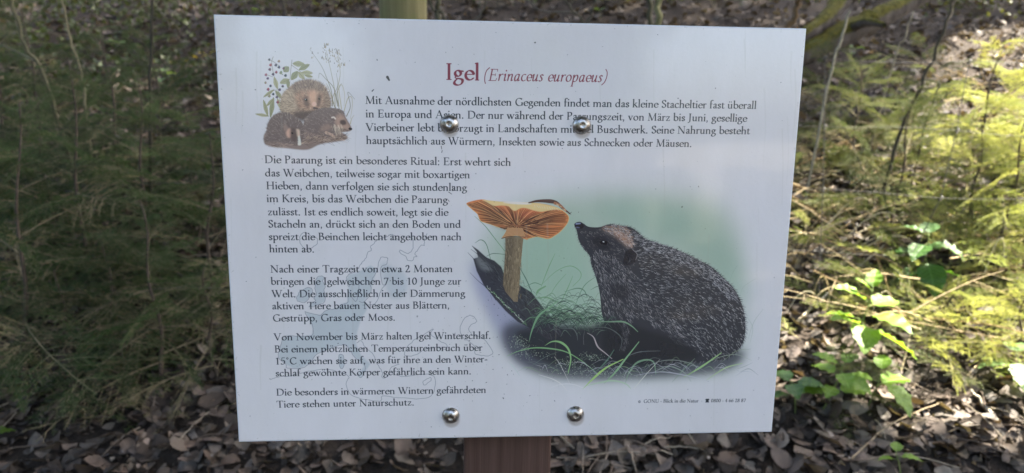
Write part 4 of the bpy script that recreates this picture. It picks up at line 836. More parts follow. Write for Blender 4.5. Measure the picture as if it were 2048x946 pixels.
MARKS = [('the lower left corner of the photo', 10, 930), ('the lower left sign corner', 477, 884), ('the sign post', 1016, 920), ('the lower right sign corner', 1543, 864), ('the tall bright green plant', 1700, 720), ('the two broad leaved plants', 1740, 830), ('the right edge seedling', 2030, 760), ('the bottom edge sprout', 1795, 940), ('the far left dark spruce', 60, 790), ('the low spruce beside the sign', 330, 765),
 ('the straight dark sapling', 302, 300), ('the pale brown sapling', 165, 200), ('the left sign edge', 450, 480), ('the right sign edge', 1580, 480), ('the shaded dark green plant', 1830, 520), ('the knotted fence stay', 1900, 380), ('the far right yellow spruce', 1990, 470), ('the long leaning stem', 1830, 200), ('the pale leaning stick', 1680, 600)]
USED = set()
def where(px_, py_, rank=0):
    nm, lx, ly = sorted(MARKS, key=lambda m_: (m_[1]-px_)**2+(m_[2]-py_)**2)[rank]; dist = math.hypot(lx-px_, ly-py_)
    side = ('right of' if px_ > lx else 'left of') if abs(px_-lx) > abs(py_-ly) else ('below' if py_ > ly else 'above')
    return '%s%s %s' % ('close ' if dist < 45 else ('far ' if dist > 120 else ''), side, nm)
def pin(what, px_, py_):
    """what it looks like plus the nearest thing one can find; a further one if that is taken"""
    for rank in range(9):
        lab = what+' '+where(px_, py_, rank)
        if lab not in USED: break
    USED.add(lab); return lab
# ---------------------------------------------------------------- spruces
def bez(p0, p1, p2, n): t = np.linspace(0, 1, n)[:, None]; return (1-t)**2*np.array(p0)+2*t*(1-t)*np.array(p1)+t*t*np.array(p2)
def spruce_spray(seed, L=1., density=1., bare=0.):
    """a flat spruce spray along +x: returns (twig mesh data, needle triangles)"""
    r = np.random.default_rng(seed); mb = MB(); segs = []
    main = bez((0, 0, 0), (L*.5, r.normal(0, .03), .07*L), (L, r.normal(0, .06), -.06*L), 14)
    mb.tube(main, np.linspace(.0055, .0012, 14), 5, (.30, .24, .15)); segs.append((main, .25))
    for i in range(1, 13):
        for s in (-1, 1):
            t = (i+r.uniform(-.3, .3))/13; 
            if t < .1 or r.random() < .12: continue
            p = main[min(12, int(t*13))]; l = L*(.42*(1-t)**.8+.09)*r.uniform(.75, 1.15)*min(1, t*4+.3)
            a = math.radians(r.uniform(42, 60))*s
            d = np.array([math.cos(a), math.sin(a), r.normal(-.05, .12)])
            e = p+d*l+np.array([.12*l, 0, -.15*l]); tw = bez(p, p+d*l*.5, e, 8)
            mb.tube(tw, np.linspace(.0022, .0009, 8), 4, (.34, .27, .16)); segs.append((tw, 0))
            for k in range(2, 7):
                for s2 in (-1, 1):
                    if l < .12*L or r.random() < .25: continue
                    q0 = tw[k]; l2 = l*.36*(1-k/9)*r.uniform(.7, 1.2); a2 = a+math.radians(45)*s2
                    d2 = np.array([math.cos(a2), math.sin(a2), r.normal(0, .15)]); tt = np.array([q0, q0+d2*l2*.5, q0+d2*l2]); mb.tube(tt, [.0013, .001, .0007], 4, (.34, .28, .15)); segs.append((tt, 0))
    NV = []
    for P, st in segs:
        for a, b in zip(P[:-1], P[1:]):
            v = b-a; l = np.linalg.norm(v); n = int(l/.00095*density)
            if n < 1: continue
            t = r.random(n)[:, None]; o = a+v*t; ax = v/(l+1e-9)
            e1 = np.cross(ax, [0, 0, 1.]); e1 /= np.linalg.norm(e1)+1e-9; e2 = np.cross(e1, ax)
            th_ = r.uniform(-.6, math.pi+.6, n); lift = r.uniform(.5, .95, n)
            rad = np.cos(th_)[:, None]*e1+np.sin(th_)[:, None]*e2*.75
            dd = ax*(1-lift[:, None]*.6)+rad*lift[:, None]; dd /= np.linalg.norm(dd, axis=1)[:, None]
            ln = r.uniform(.011, .020, n)[:, None]; w = np.cross(dd, r.normal(0, 1, (n, 3))); w /= np.linalg.norm(w, axis=1)[:, None]; w *= .00125
            NV.append(np.stack([o-w, o+w, o+dd*ln], 1))
    NV = np.concatenate(NV); keep = r.random(len(NV)) > bare; NV = NV[keep].reshape(-1, 3)
    return mb, NV
SPR = {}
def sprays(key, nmat, density, bare, n=4):
    out = []
    for i in range(n):
        mb, NV = spruce_spray(100+i+hash_(key)*10, 1., density, bare)
        out.append((mb.mesh('branch', M_BARK, tint=True), mesh_np('needles', NV, np.arange(len(NV)).reshape(-1, 3), nmat)))
    SPR[key] = out
def hash_(k): return {'dark': 1, 'yellow': 2, 'olive': 3, 'bare': 4}[k]
sprays('dark', M_NSHADED, 1., .1); sprays('yellow', M_NSUNLIT, .9, .15); sprays('olive', M_NHALFSHADED, .9, .15); sprays('bare', M_NSHADED, .25, .6, 3)
def mk_branch(parent, key, i, M_):
    br, nd = SPR[key][i % len(SPR[key])]
    b = bpy.data.objects.new('branch', br); b.parent = parent; b.matrix_basis = M_; COL.objects.link(b)
    n = bpy.data.objects.new('needles', nd); n.parent = b; COL.objects.link(n); n['kind'] = 'stuff'
    return b
def young_spruce(x, y, hgt, key, label, nb=18, spread=.55, seed=0, lean=(0, 0), dead=.0, z0=.06, name='young_spruce'):
    r = random.Random(seed); t = empty(name, (x, y, height(x, y))); tag(t, label, 'spruce', 'young spruces in the undergrowth')
    mb = MB(); n = 12; P = [(lean[0]*(i/n)**1.3*hgt+.01*math.sin(i+seed), lean[1]*(i/n)*hgt, i/n*hgt-.03) for i in range(n+1)]
    mb.tube(P, np.linspace(.007*hgt+.003, .0018, n+1), 7, (.10, .075, .055)); obj('trunk', mb.mesh('trunk', M_BARK, tint=True), t)
    az = r.random()*6
    for i in range(nb):
        f = z0+(1-z0)*(i/nb)**.85; az += 2.4+r.uniform(-.3, .3); k = f*n; j = min(n-1, int(k)); p = Vector(P[j]).lerp(Vector(P[j+1]), k-j)
        L = spread*(1.05-f)*r.uniform(.75, 1.15)+.06; tilt = math.radians(-8+30*f+r.uniform(-12, 10))
        M_ = Matrix.Translation(p) @ Euler((r.uniform(-.9, .9), -tilt+r.uniform(-.45, .35), az)).to_matrix().to_4x4() @ Matrix.Diagonal((L, L*r.uniform(.8, 1.1), L, 1))
        kk = 'bare' if (r.random() < dead and f < .55) else key
        mk_branch(t, kk, r.randrange(9), M_)
    return t
def spruce_from_px(px, py, *a, **k):
    g = ground(px, py); return young_spruce(g.x, g.y, *a, **k)
W_ = 'in the shade'
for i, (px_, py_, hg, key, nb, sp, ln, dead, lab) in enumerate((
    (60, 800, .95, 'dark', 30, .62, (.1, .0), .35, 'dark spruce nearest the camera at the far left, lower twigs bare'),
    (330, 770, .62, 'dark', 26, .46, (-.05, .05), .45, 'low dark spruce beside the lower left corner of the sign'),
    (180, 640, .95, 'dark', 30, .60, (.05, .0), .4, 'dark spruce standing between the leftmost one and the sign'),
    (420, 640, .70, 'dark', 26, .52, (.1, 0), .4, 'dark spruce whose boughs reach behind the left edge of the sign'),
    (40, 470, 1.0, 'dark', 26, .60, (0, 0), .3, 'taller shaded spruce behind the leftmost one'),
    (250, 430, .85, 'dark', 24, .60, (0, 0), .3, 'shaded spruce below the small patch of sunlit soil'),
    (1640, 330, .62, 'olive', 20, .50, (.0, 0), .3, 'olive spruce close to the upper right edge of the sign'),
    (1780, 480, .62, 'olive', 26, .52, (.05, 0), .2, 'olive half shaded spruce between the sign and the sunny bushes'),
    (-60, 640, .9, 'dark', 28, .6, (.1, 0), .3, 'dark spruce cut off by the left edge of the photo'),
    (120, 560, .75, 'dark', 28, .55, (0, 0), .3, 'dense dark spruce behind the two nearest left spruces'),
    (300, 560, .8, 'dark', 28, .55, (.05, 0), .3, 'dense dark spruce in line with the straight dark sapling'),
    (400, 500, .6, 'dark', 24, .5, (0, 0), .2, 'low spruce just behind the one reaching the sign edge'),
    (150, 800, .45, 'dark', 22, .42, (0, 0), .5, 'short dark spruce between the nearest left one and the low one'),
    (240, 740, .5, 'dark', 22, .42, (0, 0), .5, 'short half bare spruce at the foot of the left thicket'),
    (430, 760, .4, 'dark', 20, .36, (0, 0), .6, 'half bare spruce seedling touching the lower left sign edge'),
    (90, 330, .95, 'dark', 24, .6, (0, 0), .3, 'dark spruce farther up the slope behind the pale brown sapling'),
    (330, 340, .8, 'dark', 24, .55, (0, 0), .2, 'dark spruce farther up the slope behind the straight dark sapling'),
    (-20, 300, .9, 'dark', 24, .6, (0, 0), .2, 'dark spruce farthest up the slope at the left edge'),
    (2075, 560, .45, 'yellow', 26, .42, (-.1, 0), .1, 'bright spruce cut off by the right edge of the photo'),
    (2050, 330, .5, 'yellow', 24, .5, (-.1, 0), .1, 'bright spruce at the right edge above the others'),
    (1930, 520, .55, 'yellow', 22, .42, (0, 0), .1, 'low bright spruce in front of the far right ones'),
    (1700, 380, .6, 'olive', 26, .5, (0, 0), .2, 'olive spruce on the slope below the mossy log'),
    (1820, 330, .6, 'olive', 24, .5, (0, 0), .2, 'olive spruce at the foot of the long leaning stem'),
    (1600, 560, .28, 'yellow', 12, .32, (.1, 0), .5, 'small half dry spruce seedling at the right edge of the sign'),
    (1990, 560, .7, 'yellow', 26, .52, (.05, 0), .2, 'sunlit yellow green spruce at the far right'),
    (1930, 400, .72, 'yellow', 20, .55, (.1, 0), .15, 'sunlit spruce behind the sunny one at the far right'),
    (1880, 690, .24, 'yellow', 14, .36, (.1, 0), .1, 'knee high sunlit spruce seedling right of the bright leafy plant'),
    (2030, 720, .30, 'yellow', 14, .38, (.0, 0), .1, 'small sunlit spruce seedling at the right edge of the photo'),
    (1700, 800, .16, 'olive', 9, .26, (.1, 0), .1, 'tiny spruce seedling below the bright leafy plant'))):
    spruce_from_px(px_, py_, hg, key, lab, nb, sp, seed=i*7+3, lean=ln, dead=dead)

# fallen spruce boughs on the floor in the sun
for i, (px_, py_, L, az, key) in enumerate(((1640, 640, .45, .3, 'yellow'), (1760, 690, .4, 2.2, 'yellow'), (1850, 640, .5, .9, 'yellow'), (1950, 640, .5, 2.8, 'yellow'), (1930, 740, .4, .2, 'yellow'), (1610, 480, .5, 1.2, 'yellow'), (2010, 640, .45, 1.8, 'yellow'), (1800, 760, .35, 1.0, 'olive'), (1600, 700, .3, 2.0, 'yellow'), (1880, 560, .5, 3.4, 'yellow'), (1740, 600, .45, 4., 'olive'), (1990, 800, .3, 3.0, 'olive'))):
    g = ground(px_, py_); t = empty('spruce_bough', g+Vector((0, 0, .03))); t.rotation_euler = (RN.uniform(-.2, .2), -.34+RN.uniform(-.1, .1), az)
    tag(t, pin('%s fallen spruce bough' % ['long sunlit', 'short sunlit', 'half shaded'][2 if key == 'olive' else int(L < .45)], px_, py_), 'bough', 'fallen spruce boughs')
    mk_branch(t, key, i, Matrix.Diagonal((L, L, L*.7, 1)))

# ---------------------------------------------------------------- dead leaves
def leaf_shape(r, L=1., kind=0):
    """a curled leaf blade of 5 cross sections, unit length along x"""
    n = 5; w = [.05, .30, .40, .27, .0][:n] if kind == 0 else [.08, .42, .38, .2, .0]
    xs_ = [0, .25, .5, .77, 1.]; V = []; cu = r.normal(0, .22); cup = r.normal(.1, .25); tw = r.normal(0, .3)
    for x, ww in zip(xs_, w):
        z0 = cu*(x-.5)**2*2+r.normal(0, .015)
        for s in (-1, 0, 1):
            yy = s*ww*r.uniform(.85, 1.1); V.append((x-.5, yy*math.cos(tw*(x-.5)), z0+abs(s)*cup*ww+yy*math.sin(tw*(x-.5))+abs(s)*r.normal(0, .02)))
    F = []
    for i in range(n-1):
        for s in range(2): a = i*3+s; F.append((a, a+1, a+4, a+3))
    return np.array(V), np.array(F)
BR = .54*np.array([(.20, .145, .11), (.26, .20, .155), (.15, .11, .085), (.30, .24, .19), (.22, .17, .14), (.34, .28, .22), (.12, .09, .07), (.25, .215, .185)])
def rotm(n, r, flat=.35):
    az = r.uniform(0, 6.283, n); tx = r.normal(0, flat, n); ty = r.normal(0, flat, n)
    cz, sz, cx, sx, cy, sy = np.cos(az), np.sin(az), np.cos(tx), np.sin(tx), np.cos(ty), np.sin(ty); z_, o_ = np.zeros(n), np.ones(n)
    Rz = np.stack([cz, -sz, z_, sz, cz, z_, z_, z_, o_], 1).reshape(n, 3, 3); Rx = np.stack([o_, z_, z_, z_, cx, -sx, z_, sx, cx], 1).reshape(n, 3, 3); Ry = np.stack([cy, z_, sy, z_, o_, z_, -sy, z_, cy], 1).reshape(n, 3, 3)
    return Rz @ Ry @ Rx
r = np.random.default_rng(3); shapes = [leaf_shape(r, kind=i % 2) for i in range(10)]
def scatter(n, xr, yr, size, seed, lift=.012, flat=.35, pal=BR, wide_=.7):
    r = np.random.default_rng(seed); Vs, Fs, Cs = [], [], []; base = 0
    x = r.uniform(*xr, n); y = r.uniform(*yr, n)
    ok = np.abs(x) < np.maximum(y+.74, 0)*.80+wide_; x, y = x[ok], y[ok]; n = len(x)
    z_ = np.array([height(a, b) for a, b in zip(x, y)])+np.abs(r.normal(lift, lift, n)); R = rotm(n, r, flat); S = r.uniform(*size, n)
    which = r.integers(0, len(shapes), n); c = pal[r.integers(0, len(pal), n)]*r.lognormal(-.1, .38, (n, 1))
    for k, (v, f) in enumerate(shapes):
        m_ = which == k; nn = m_.sum()
        if not nn: continue
        vv = np.einsum('nij,kj->nki', R[m_], v)*S[m_][:, None, None]+np.stack([x[m_], y[m_], z_[m_]], 1)[:, None]
        Vs.append(vv.reshape(-1, 3)); Fs.append((f[None]+(np.arange(nn)*len(v))[:, None, None]).reshape(-1, 4)+base); Cs.append(np.repeat(c[m_], len(v), 0)); base += nn*len(v)
    return np.concatenate(Vs), np.concatenate(Fs), np.concatenate(Cs)
D_ = scatter(9000, (-4.5, 4.5), (-.9, .6), (.03, .07), 9, wide_=9)
A_ = scatter(17500, (-3.2, 3.6), (.55, 3.2), (.03, .07), 5); B_ = scatter(22000, (-7, 7.5), (3.0, 9), (.03, .075), 6, .02); C_ = scatter(30000, (-3.4, 3.8), (.55, 4.6), (.007, .03), 7, .016, .7)
V = np.concatenate([A_[0], B_[0], C_[0], D_[0]]); F = np.concatenate([A_[1], B_[1]+len(A_[0]), C_[1]+len(A_[0])+len(B_[0]), D_[1]+len(A_[0])+len(B_[0])+len(C_[0])])
o = obj('leaf_litter', mesh_np('leaf_litter', V, F, M_LITTER, np.concatenate([A_[2], B_[2], C_[2], D_[2]]))); tag(o, 'brown leaf litter covering the forest slope', 'leaf litter', kind='stuff')
def big_leaf(r, c):
    """a dry leaf with a toothed outline, midrib fold and curled rim"""
    n = 11; V, F = [], []; cu = r.normal(0, .18); cup = r.uniform(-.3, .35); ph = r.random()*6; wd = r.uniform(.30, .42)
    for i in range(n):
        t = i/(n-1); x = t-.5; ww = wd*math.sin(math.pi*min(1, t**.8*.98+.02))**.75*(1+.06*math.sin(i*2.3+ph))+.002
        for s in (-1, -.5, 0, .5, 1): V.append((x, s*ww, cu*x*x*2+cup*abs(s)**1.6*ww+.02*math.sin(i*1.3+s*4+ph)-(.012 if s == 0 else 0)))
    for i in range(n-1):
        for s in range(4): a = i*5+s; F.append((a, a+1, a+6, a+5))
    mb = MB(); mb.add(V, F, c); mb.tube([(-.5, 0, cu*.5-.01), (-.62, .01, cu*.7), (-.72, .03, cu*.8)], [.012, .010, .008], 4, tuple(v*.7 for v in c)); return mb.mesh('dead_leaf', M_LITTER, tint=True)
r = np.random.default_rng(8); BL = [big_leaf(r, tuple(BR[k % 8]*1.2)) for k in range(16)]
for k in range(190):
    zone = 0 if k < 75 else (1 if k < 110 else 2)
    px_, py_ = (RN.uniform(-10, 470), RN.uniform(700, 960)) if zone == 0 else ((RN.uniform(480, 1500), RN.uniform(895, 960)) if zone == 1 else (RN.uniform(1520, 2060), RN.uniform(560 if k % 3 else 760, 955)))
    if zone == 1 and 905 < px_ < 1115: continue
    g = ground(px_, py_); s = RN.uniform(.048, .088); w = RN.randrange(16); tone = ['brown', 'tan', 'dark brown', 'pale tan', 'greyish brown', 'light', 'blackish', 'sandy'][w % 8]; tx, ty = RN.gauss(0, .42), RN.gauss(0, .38)
    o = obj('dead_leaf', BL[w], None, g+Vector((0, 0, RN.uniform(.018, .034))), (tx, ty, RN.uniform(0, 6.28)), s)
    lab = pin('%s%s%s dead leaf' % ('small ' if s < .06 else ('large ' if s > .077 else ''), 'tilted ' if abs(tx)+abs(ty) > .6 else '', tone), px_, py_)
    tag(o, lab, 'leaf', 'dead leaves lying on the litter')
# ---------------------------------------------------------------- dry twigs and stems
def stick(name, P, r0, r1, c, label, cat, group=None, forks=0, seed=0, seg=6):
    r = np.random.default_rng(seed); P = np.array([tuple(p) for p in P], float); S = smooth(P, 6) if len(P) > 2 else np.linspace(P[0], P[-1], 8)
    S = S+r.normal(0, r0*.5, S.shape)*np.linspace(.3, 1, len(S))[:, None]
    o0 = Vector(S[0]); mb = MB(); mb.tube(S-S[0], np.linspace(r0, r1, len(S)), seg, c, cap=False)
    for k in range(forks):
        i = r.integers(2, len(S)-2); d = S[i+1]-S[i]; d /= np.linalg.norm(d); e = r.normal(0, 1, 3); e -= d*e.dot(d); e /= np.linalg.norm(e)
        L = r.uniform(.25, .6)*np.linalg.norm(S[-1]-S[0]); q0 = S[i]-S[0]; v = d*.75+e*.65
        T_ = bez(q0, q0+v*L*.5, q0+v*L+np.array([0, 0, -.06*L]), 7); rr_ = r0*.5; mb.tube(T_, np.linspace(rr_, rr_*.35, 7), 5, c)
        for m_ in range(2):
            j = r.integers(2, 6); e2 = r.normal(0, 1, 3); e2 /= np.linalg.norm(e2); v2 = (T_[j]-T_[j-1]); v2 /= np.linalg.norm(v2); v2 = v2*.7+e2*.6
            mb.tube(bez(T_[j], T_[j]+v2*L*.2, T_[j]+v2*L*.4, 5), np.linspace(rr_*.5, rr_*.25, 5), 4, c)
    o = obj(name, mb.mesh(name, M_BARK, tint=True), None, o0); tag(o, label, cat, group); return o
TAN = (.42, .32, .19); GREY = (.24, .21, .18); DARK = (.055, .048, .036); OL = (.12, .11, .06); PALE = (.55, .48, .36)
def gl(px, py, up=.02): g = ground(px, py); return g+Vector((0, 0, up))
stick('fallen_stick', [gl(1592, 655, .02), gl(1670, 600, .05), gl(1765, 556, .13)], .0055, .0022, PALE, 'pale dry stem leaning over the sunlit litter beside the sign', 'stem', forks=1, seed=3)
stick('fallen_stick', [gl(2040, 790, .02), gl(1990, 720, .03), gl(1930, 770, .03)], .004, .002, TAN, 'tan bent dry stem lying below the sunlit seedlings', 'stem', forks=1, seed=4)
stick('fallen_stick', [gl(1700, 940, .03), gl(1780, 880, .05), gl(1880, 830, .04)], .003, .0015, (.35, .27, .17), 'thin brown dry stem rising from the shaded litter below the seedlings', 'stem', forks=1, seed=5)
stick('fallen_stick', [gl(1995, 860, .02), gl(1940, 800, .03)], .006, .004, PALE, 'short pale stick lying in the light below the right seedlings', 'stem', seed=6)
for k in range(74):
    px_ = RN.uniform(1550, 1730) if k < 34 else RN.uniform(1790, 2050); py_ = RN.uniform(370, 600) if k < 34 else RN.uniform(160, 720)
    g = gl(px_, py_, RN.uniform(.03, .22)); a = RN.uniform(-.7, .9)+(math.pi if RN.random() < .4 else 0); L = RN.uniform(.2, .5)
    d = Vector((math.cos(a), RN.uniform(-.3, .3), math.sin(a)*.55+.1))
    stick('dry_twig', [g, g+d*L*.5+Vector((0, 0, RN.uniform(-.02, .05))), g+d*L], .0026, .0009, [(.50, .38, .22), (.42, .28, .14), (.60, .47, .28)][k % 3], pin('%s %s dry twig' % (['tan', 'brown', 'sandy'][k % 3], 'long' if L > .35 else 'short'), px_, py_), 'twig', 'dry twigs in the brush', forks=2, seed=20+k)
for k in range(30):
    px_, py_ = RN.uniform(0, 470), RN.uniform(330, 720); g = gl(px_, py_, RN.uniform(.03, .25)); a = RN.uniform(-.5, .8)+(math.pi if RN.random() < .5 else 0); L = RN.uniform(.2, .5)
    d = Vector((math.cos(a), RN.uniform(-.3, .3), math.sin(a)*.5))
    stick('dry_twig', [g, g+d*L*.5+Vector((0, 0, .03)), g+d*L], .0022, .0008, [(.20, .17, .13), (.15, .14, .10), (.26, .21, .16)][k % 3], pin('%s %s forked dry twig' % (['grey brown', 'olive grey', 'pale brown'][k % 3], 'long' if L > .35 else 'short'), px_, py_), 'twig', 'dry twigs in the brush', forks=3, seed=60+k)
for k in range(70):
    px_, py_ = (RN.uniform(1555, 1730), RN.uniform(380, 640)) if k % 2 else (RN.uniform(1780, 2050), RN.uniform(180, 740)); g = gl(px_, py_, RN.uniform(.02, .16)); a = RN.uniform(-.5, 1.1)+(math.pi if RN.random() < .45 else 0); L = RN.uniform(.12, .38)
    d = Vector((math.cos(a), RN.uniform(-.4, .2), math.sin(a)*.5)); up = Vector((0, 0, RN.uniform(.02, .09)))
    stick('straw', [g, g+d*L*.35+up, g+d*L*.7+up, g+d*L-up*.3], .0019, .0010, [(.62, .50, .28), (.55, .42, .20), (.66, .58, .38)][k % 3], pin('%s bent straw' % ['pale', 'golden', 'whitish'][k % 3], px_, py_), 'straw', 'bent straws in the brush', seed=700+k, seg=4)
for k in range(60):
    zone = k % 3; px_, py_ = ((RN.uniform(0, 470), RN.uniform(720, 940)), (RN.uniform(1100, 1560), RN.uniform(900, 945)), (RN.uniform(1570, 2040), RN.uniform(730, 940)))[zone]
    g = gl(px_, py_, .025); a = RN.uniform(0, 6.28); L = RN.uniform(.06, .22); e = Vector((math.cos(a)*L+g.x, math.sin(a)*L+g.y, 0)); e.z = height(e.x, e.y)+.03
    stick('twig', [g, (g+e)/2+Vector((0, 0, .01)), e], .0022, .0012, [(.26, .21, .16), (.36, .30, .22), (.16, .12, .09)][(k//3) % 3], pin('%s %s bare twig' % (['brown', 'pale', 'blackish'][(k//3) % 3], 'stubby' if L < .12 else 'slender'), px_, py_), 'twig', 'twigs lying on the litter', seed=100+k, seg=5)
ST = [(((12, -20), (50, 90), (100, 185)), 1.9, .0075, OL, 'dark leaning sapling stem at the upper left corner'), (((122, -20), (135, 60), (165, 160), (175, 250)), 2.0, .0048, (.22, .19, .11), 'pale brown sapling stem next to the dark leaning one'),
      (((304, -20), (303, 120), (300, 360)), 2.1, .0072, (.05, .045, .03), 'straight dark sapling stem nearest the left side of the sign'), (((872, -25), (876, 20), (880, 80)), 2.6, .014, (.09, .085, .05), 'dark sapling stem right of the green fence post'),
      (((850, -20), (868, 20), (900, 70)), 2.2, .006, (.08, .075, .045), 'thin stem leaning away from the green fence post'), (((1122, -20), (1148, 25), (1172, 70)), 2.6, .006, (.07, .065, .045), 'left arm of the two thin stems crossing above the sign'),
      (((1196, -20), (1184, 25), (1170, 75)), 2.7, .006, (.07, .065, .045), 'right arm of the two thin stems crossing above the sign'), (((1299, -25), (1300, 20), (1302, 90)), 3.0, .016, (.075, .07, .04), 'thick dark sapling trunk above the right half of the sign'),
      (((1316, -25), (1318, 40), (1317, 90)), 3.1, .02, (.20, .19, .09), 'pale green barked sapling behind the thick dark one'), (((1920, -30), (1880, 80), (1835, 190), (1800, 265)), 2.0, .0075, (.075, .062, .04), 'long dark stem leaning in front of the slope at the right'),
      (((1700, 20), (1680, 90), (1664, 135)), 2.2, .006, (.30, .27, .20), 'pale thin stem in front of the mossy log'), (((1828, 20), (1808, 80), (1789, 118)), 2.3, .004, (.24, .21, .15), 'thin grey stem between the pale one and the long dark one'),
      (((1880, 165), (1862, 215), (1850, 250)), 2.2, .004, (.08, .07, .05), 'short dark stem under the long leaning one'), (((1600, -20), (1590, 30), (1570, 80)), 2.9, .016, (.16, .10, .05), 'reddish brown stem above the upper right corner of the sign'),
      (((560, -20), (570, 20), (575, 60)), 2.6, .004, (.09, .08, .06), 'fine stem above the left part of the sign'), (((985, -20), (960, 30), (940, 70)), 2.8, .005, (.10, .09, .07), 'fine leaning stem above the middle of the sign'), (((1040, -20), (1080, 20), (1160, 25)), 2.8, .004, (.12, .11, .09), 'arched fine stem above the middle of the sign')]
for k, (pp, dist, r0, c, lab) in enumerate(ST):
    top_, low = at(*pp[0], dist), at(*pp[-1], dist); P = [at(*p, dist) for p in pp]
    d = (P[-1]-P[-2]).normalized()
    if d.z < -.2:
        q_ = P[-1]+d*.12; n_ = 0
        while q_.z > height(q_.x, q_.y) and n_ < 40: q_ = q_+Vector((d.x*.3, 0, -1)).normalized()*.06; n_ += 1
        P.append(q_)
    stick('bare_sapling', P[::-1] if True else P, r0, r0*.75, c, lab, 'stem', 'bare sapling stems', forks=1 if k in (0, 1, 9) else 0, seed=200+k, seg=8)

# mossy fallen log with its broken side limb
lg = empty('mossy_log', at(1640, 110, 3.1)); tag(lg, 'fallen log covered in yellow green moss above the sign corner', 'log')
def limb(name, P, R):
    P = smooth(np.array([tuple(p-lg.location) for p in P]), 6); r = np.random.default_rng(4); mb = MB(); n = len(P)
    R = np.interp(np.linspace(0, 1, n), np.linspace(0, 1, len(R)), R)*(1+r.normal(0, .07, n)); mb.tube(P, R, 14); obj(name, mb.mesh(name, M_MOSS), lg)
limb('trunk', [at(1560, 130, 3.0), at(1625, 98, 3.05), at(1700, 62, 3.15), at(1780, 25, 3.3), at(1900, -40, 3.6)], [.05, .06, .065, .06, .05])
limb('branch_stub', [at(1600, 75, 3.0), at(1650, 40, 3.15), at(1690, -10, 3.4), at(1720, -60, 3.6)], [.03, .045, .05, .05])
limb('root', [at(1690, 62, 3.16), at(1730, 45, 3.0), at(1770, 50, 2.9)], [.03, .025, .012])

# ---------------------------------------------------------------- leafy plants
def green_leaf(seed, mt, teeth=True, wd=.32):
    r = np.random.default_rng(seed); n = 15; V, F = [], []; dr = r.uniform(.25, .55); fold = r.uniform(.12, .3)
    for i in range(n):
        t = i/(n-1); ww = wd*(math.sin(math.pi*t**.72)**.9)*(1+(.09*(i % 2) if teeth else 0))+.001; x = t*(1-.12*dr*t)
        for s in (-1, -.55, 0, .55, 1): V.append((x, s*ww, -dr*t*t*.5+fold*abs(s)*ww-.03*math.sin(i*1.57)*abs(s)))
    for i in range(n-1):
        for s in range(4): a = i*5+s; F.append((a, a+1, a+6, a+5))
    return mesh_np('leaf', V, F, mt, smooth=True)
GLV = {m_.name: [green_leaf(300+i, m_) for i in range(3)] for m_ in (M_FRESH, M_DEEP, M_PALE, M_YLEAF)}
def plant(base, tip, leaves, mt, label, cat='plant', name='leafy_plant', sr=.0022, group=None):
    """leaves: (fraction up the stem, photo pixel the leaf tip reaches, size)"""
    t = empty(name, base); tag(t, label, cat, group); v = tip-base
    side = Vector((v.y, -v.x, 0))*.08+Vector((.01, 0, 0)); P = bez(tuple((0, 0, 0)), tuple(v*.5+side), tuple(v), 9)
    mb = MB(); mb.tube(P, np.linspace(sr, sr*.55, 9), 6, (.16, .20, .06)); obj('stem', mb.mesh('stem', M_BARK, tint=True), t)
    for i, (f, az, el, L) in enumerate(leaves):
        k = f*8; j = min(7, int(k)); p = Vector(P[j]).lerp(Vector(P[j+1]), k-j)
        M_ = Euler((RN.uniform(-.25, .25), -math.radians(el), math.radians(az))).to_matrix().to_4x4()
        d = M_ @ Vector((1, 0, 0)); pl = L*.22
        mb = MB(); mb.tube([p, p+d*pl], [sr*.5, sr*.4], 4, (.2, .26, .08)); st_ = obj('leaf_stalk', mb.mesh('leaf_stalk', M_BARK, tint=True), t)
        o = bpy.data.objects.new('leaf', GLV[mt.name][i % 3]); link(o, t); o.matrix_basis = Matrix.Translation(p+d*pl) @ M_ @ Matrix.Diagonal((L, L, L, 1))
    return t
def up_plant(px, py, h, lean, leaves, mt, label, big=1., **k):
    leaves = [(a, b, c, d*big) for a, b, c, d in leaves]
    g = ground(px, py); return plant(g, g+Vector((lean[0], lean[1], h)), leaves, mt, label, **k)
up_plant(1690, 730, .25, (.05, -.02), [(.55, 200, 25, .06), (.55, -20, -20, .085), (.6, 250, -10, .07), (.62, 150, 10, .055), (.8, 20, 10, .06), (.85, 190, 35, .06), (1, 60, 50, .04), (1, 170, 45, .03), (.7, 300, 5, .07)], M_FRESH, 'tall bright green leafy plant in the sun right of the sign', big=1.85)
up_plant(1640, 830, .15, (.05, 0), [(.5, 180, 5, .06), (.5, 0, 5, .07), (.8, 120, 10, .06), (.8, -60, 0, .065), (1, 160, 25, .055), (1, 40, 20, .055), (.9, 260, -5, .055), (.6, 230, 0, .05)], M_FRESH, 'low leafy plant with toothed leaves beside the lower sign corner', big=1.3)
up_plant(1725, 830, .13, (.04, 0), [(.7, 20, 10, .075), (.8, 160, 12, .05), (.9, -70, -20, .08), (1, 60, 30, .05)], M_FRESH, 'low plant with two broad toothed leaves right of the first one', big=1.45)
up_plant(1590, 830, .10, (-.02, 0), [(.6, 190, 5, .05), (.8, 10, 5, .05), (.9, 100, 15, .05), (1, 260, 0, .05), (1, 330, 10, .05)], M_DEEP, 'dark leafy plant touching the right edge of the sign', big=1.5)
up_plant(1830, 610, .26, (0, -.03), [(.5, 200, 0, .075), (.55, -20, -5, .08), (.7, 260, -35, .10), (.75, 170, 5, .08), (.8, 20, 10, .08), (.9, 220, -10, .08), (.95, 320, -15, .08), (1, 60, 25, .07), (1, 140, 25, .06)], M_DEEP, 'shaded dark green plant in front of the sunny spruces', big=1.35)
up_plant(2035, 790, .13, (-.02, 0), [(.7, 170, 5, .07), (.9, 250, -20, .08), (1, 60, 10, .07), (.8, -30, 0, .06)], M_PALE, 'pale green plant with broad leaves at the far right edge', big=1.4)
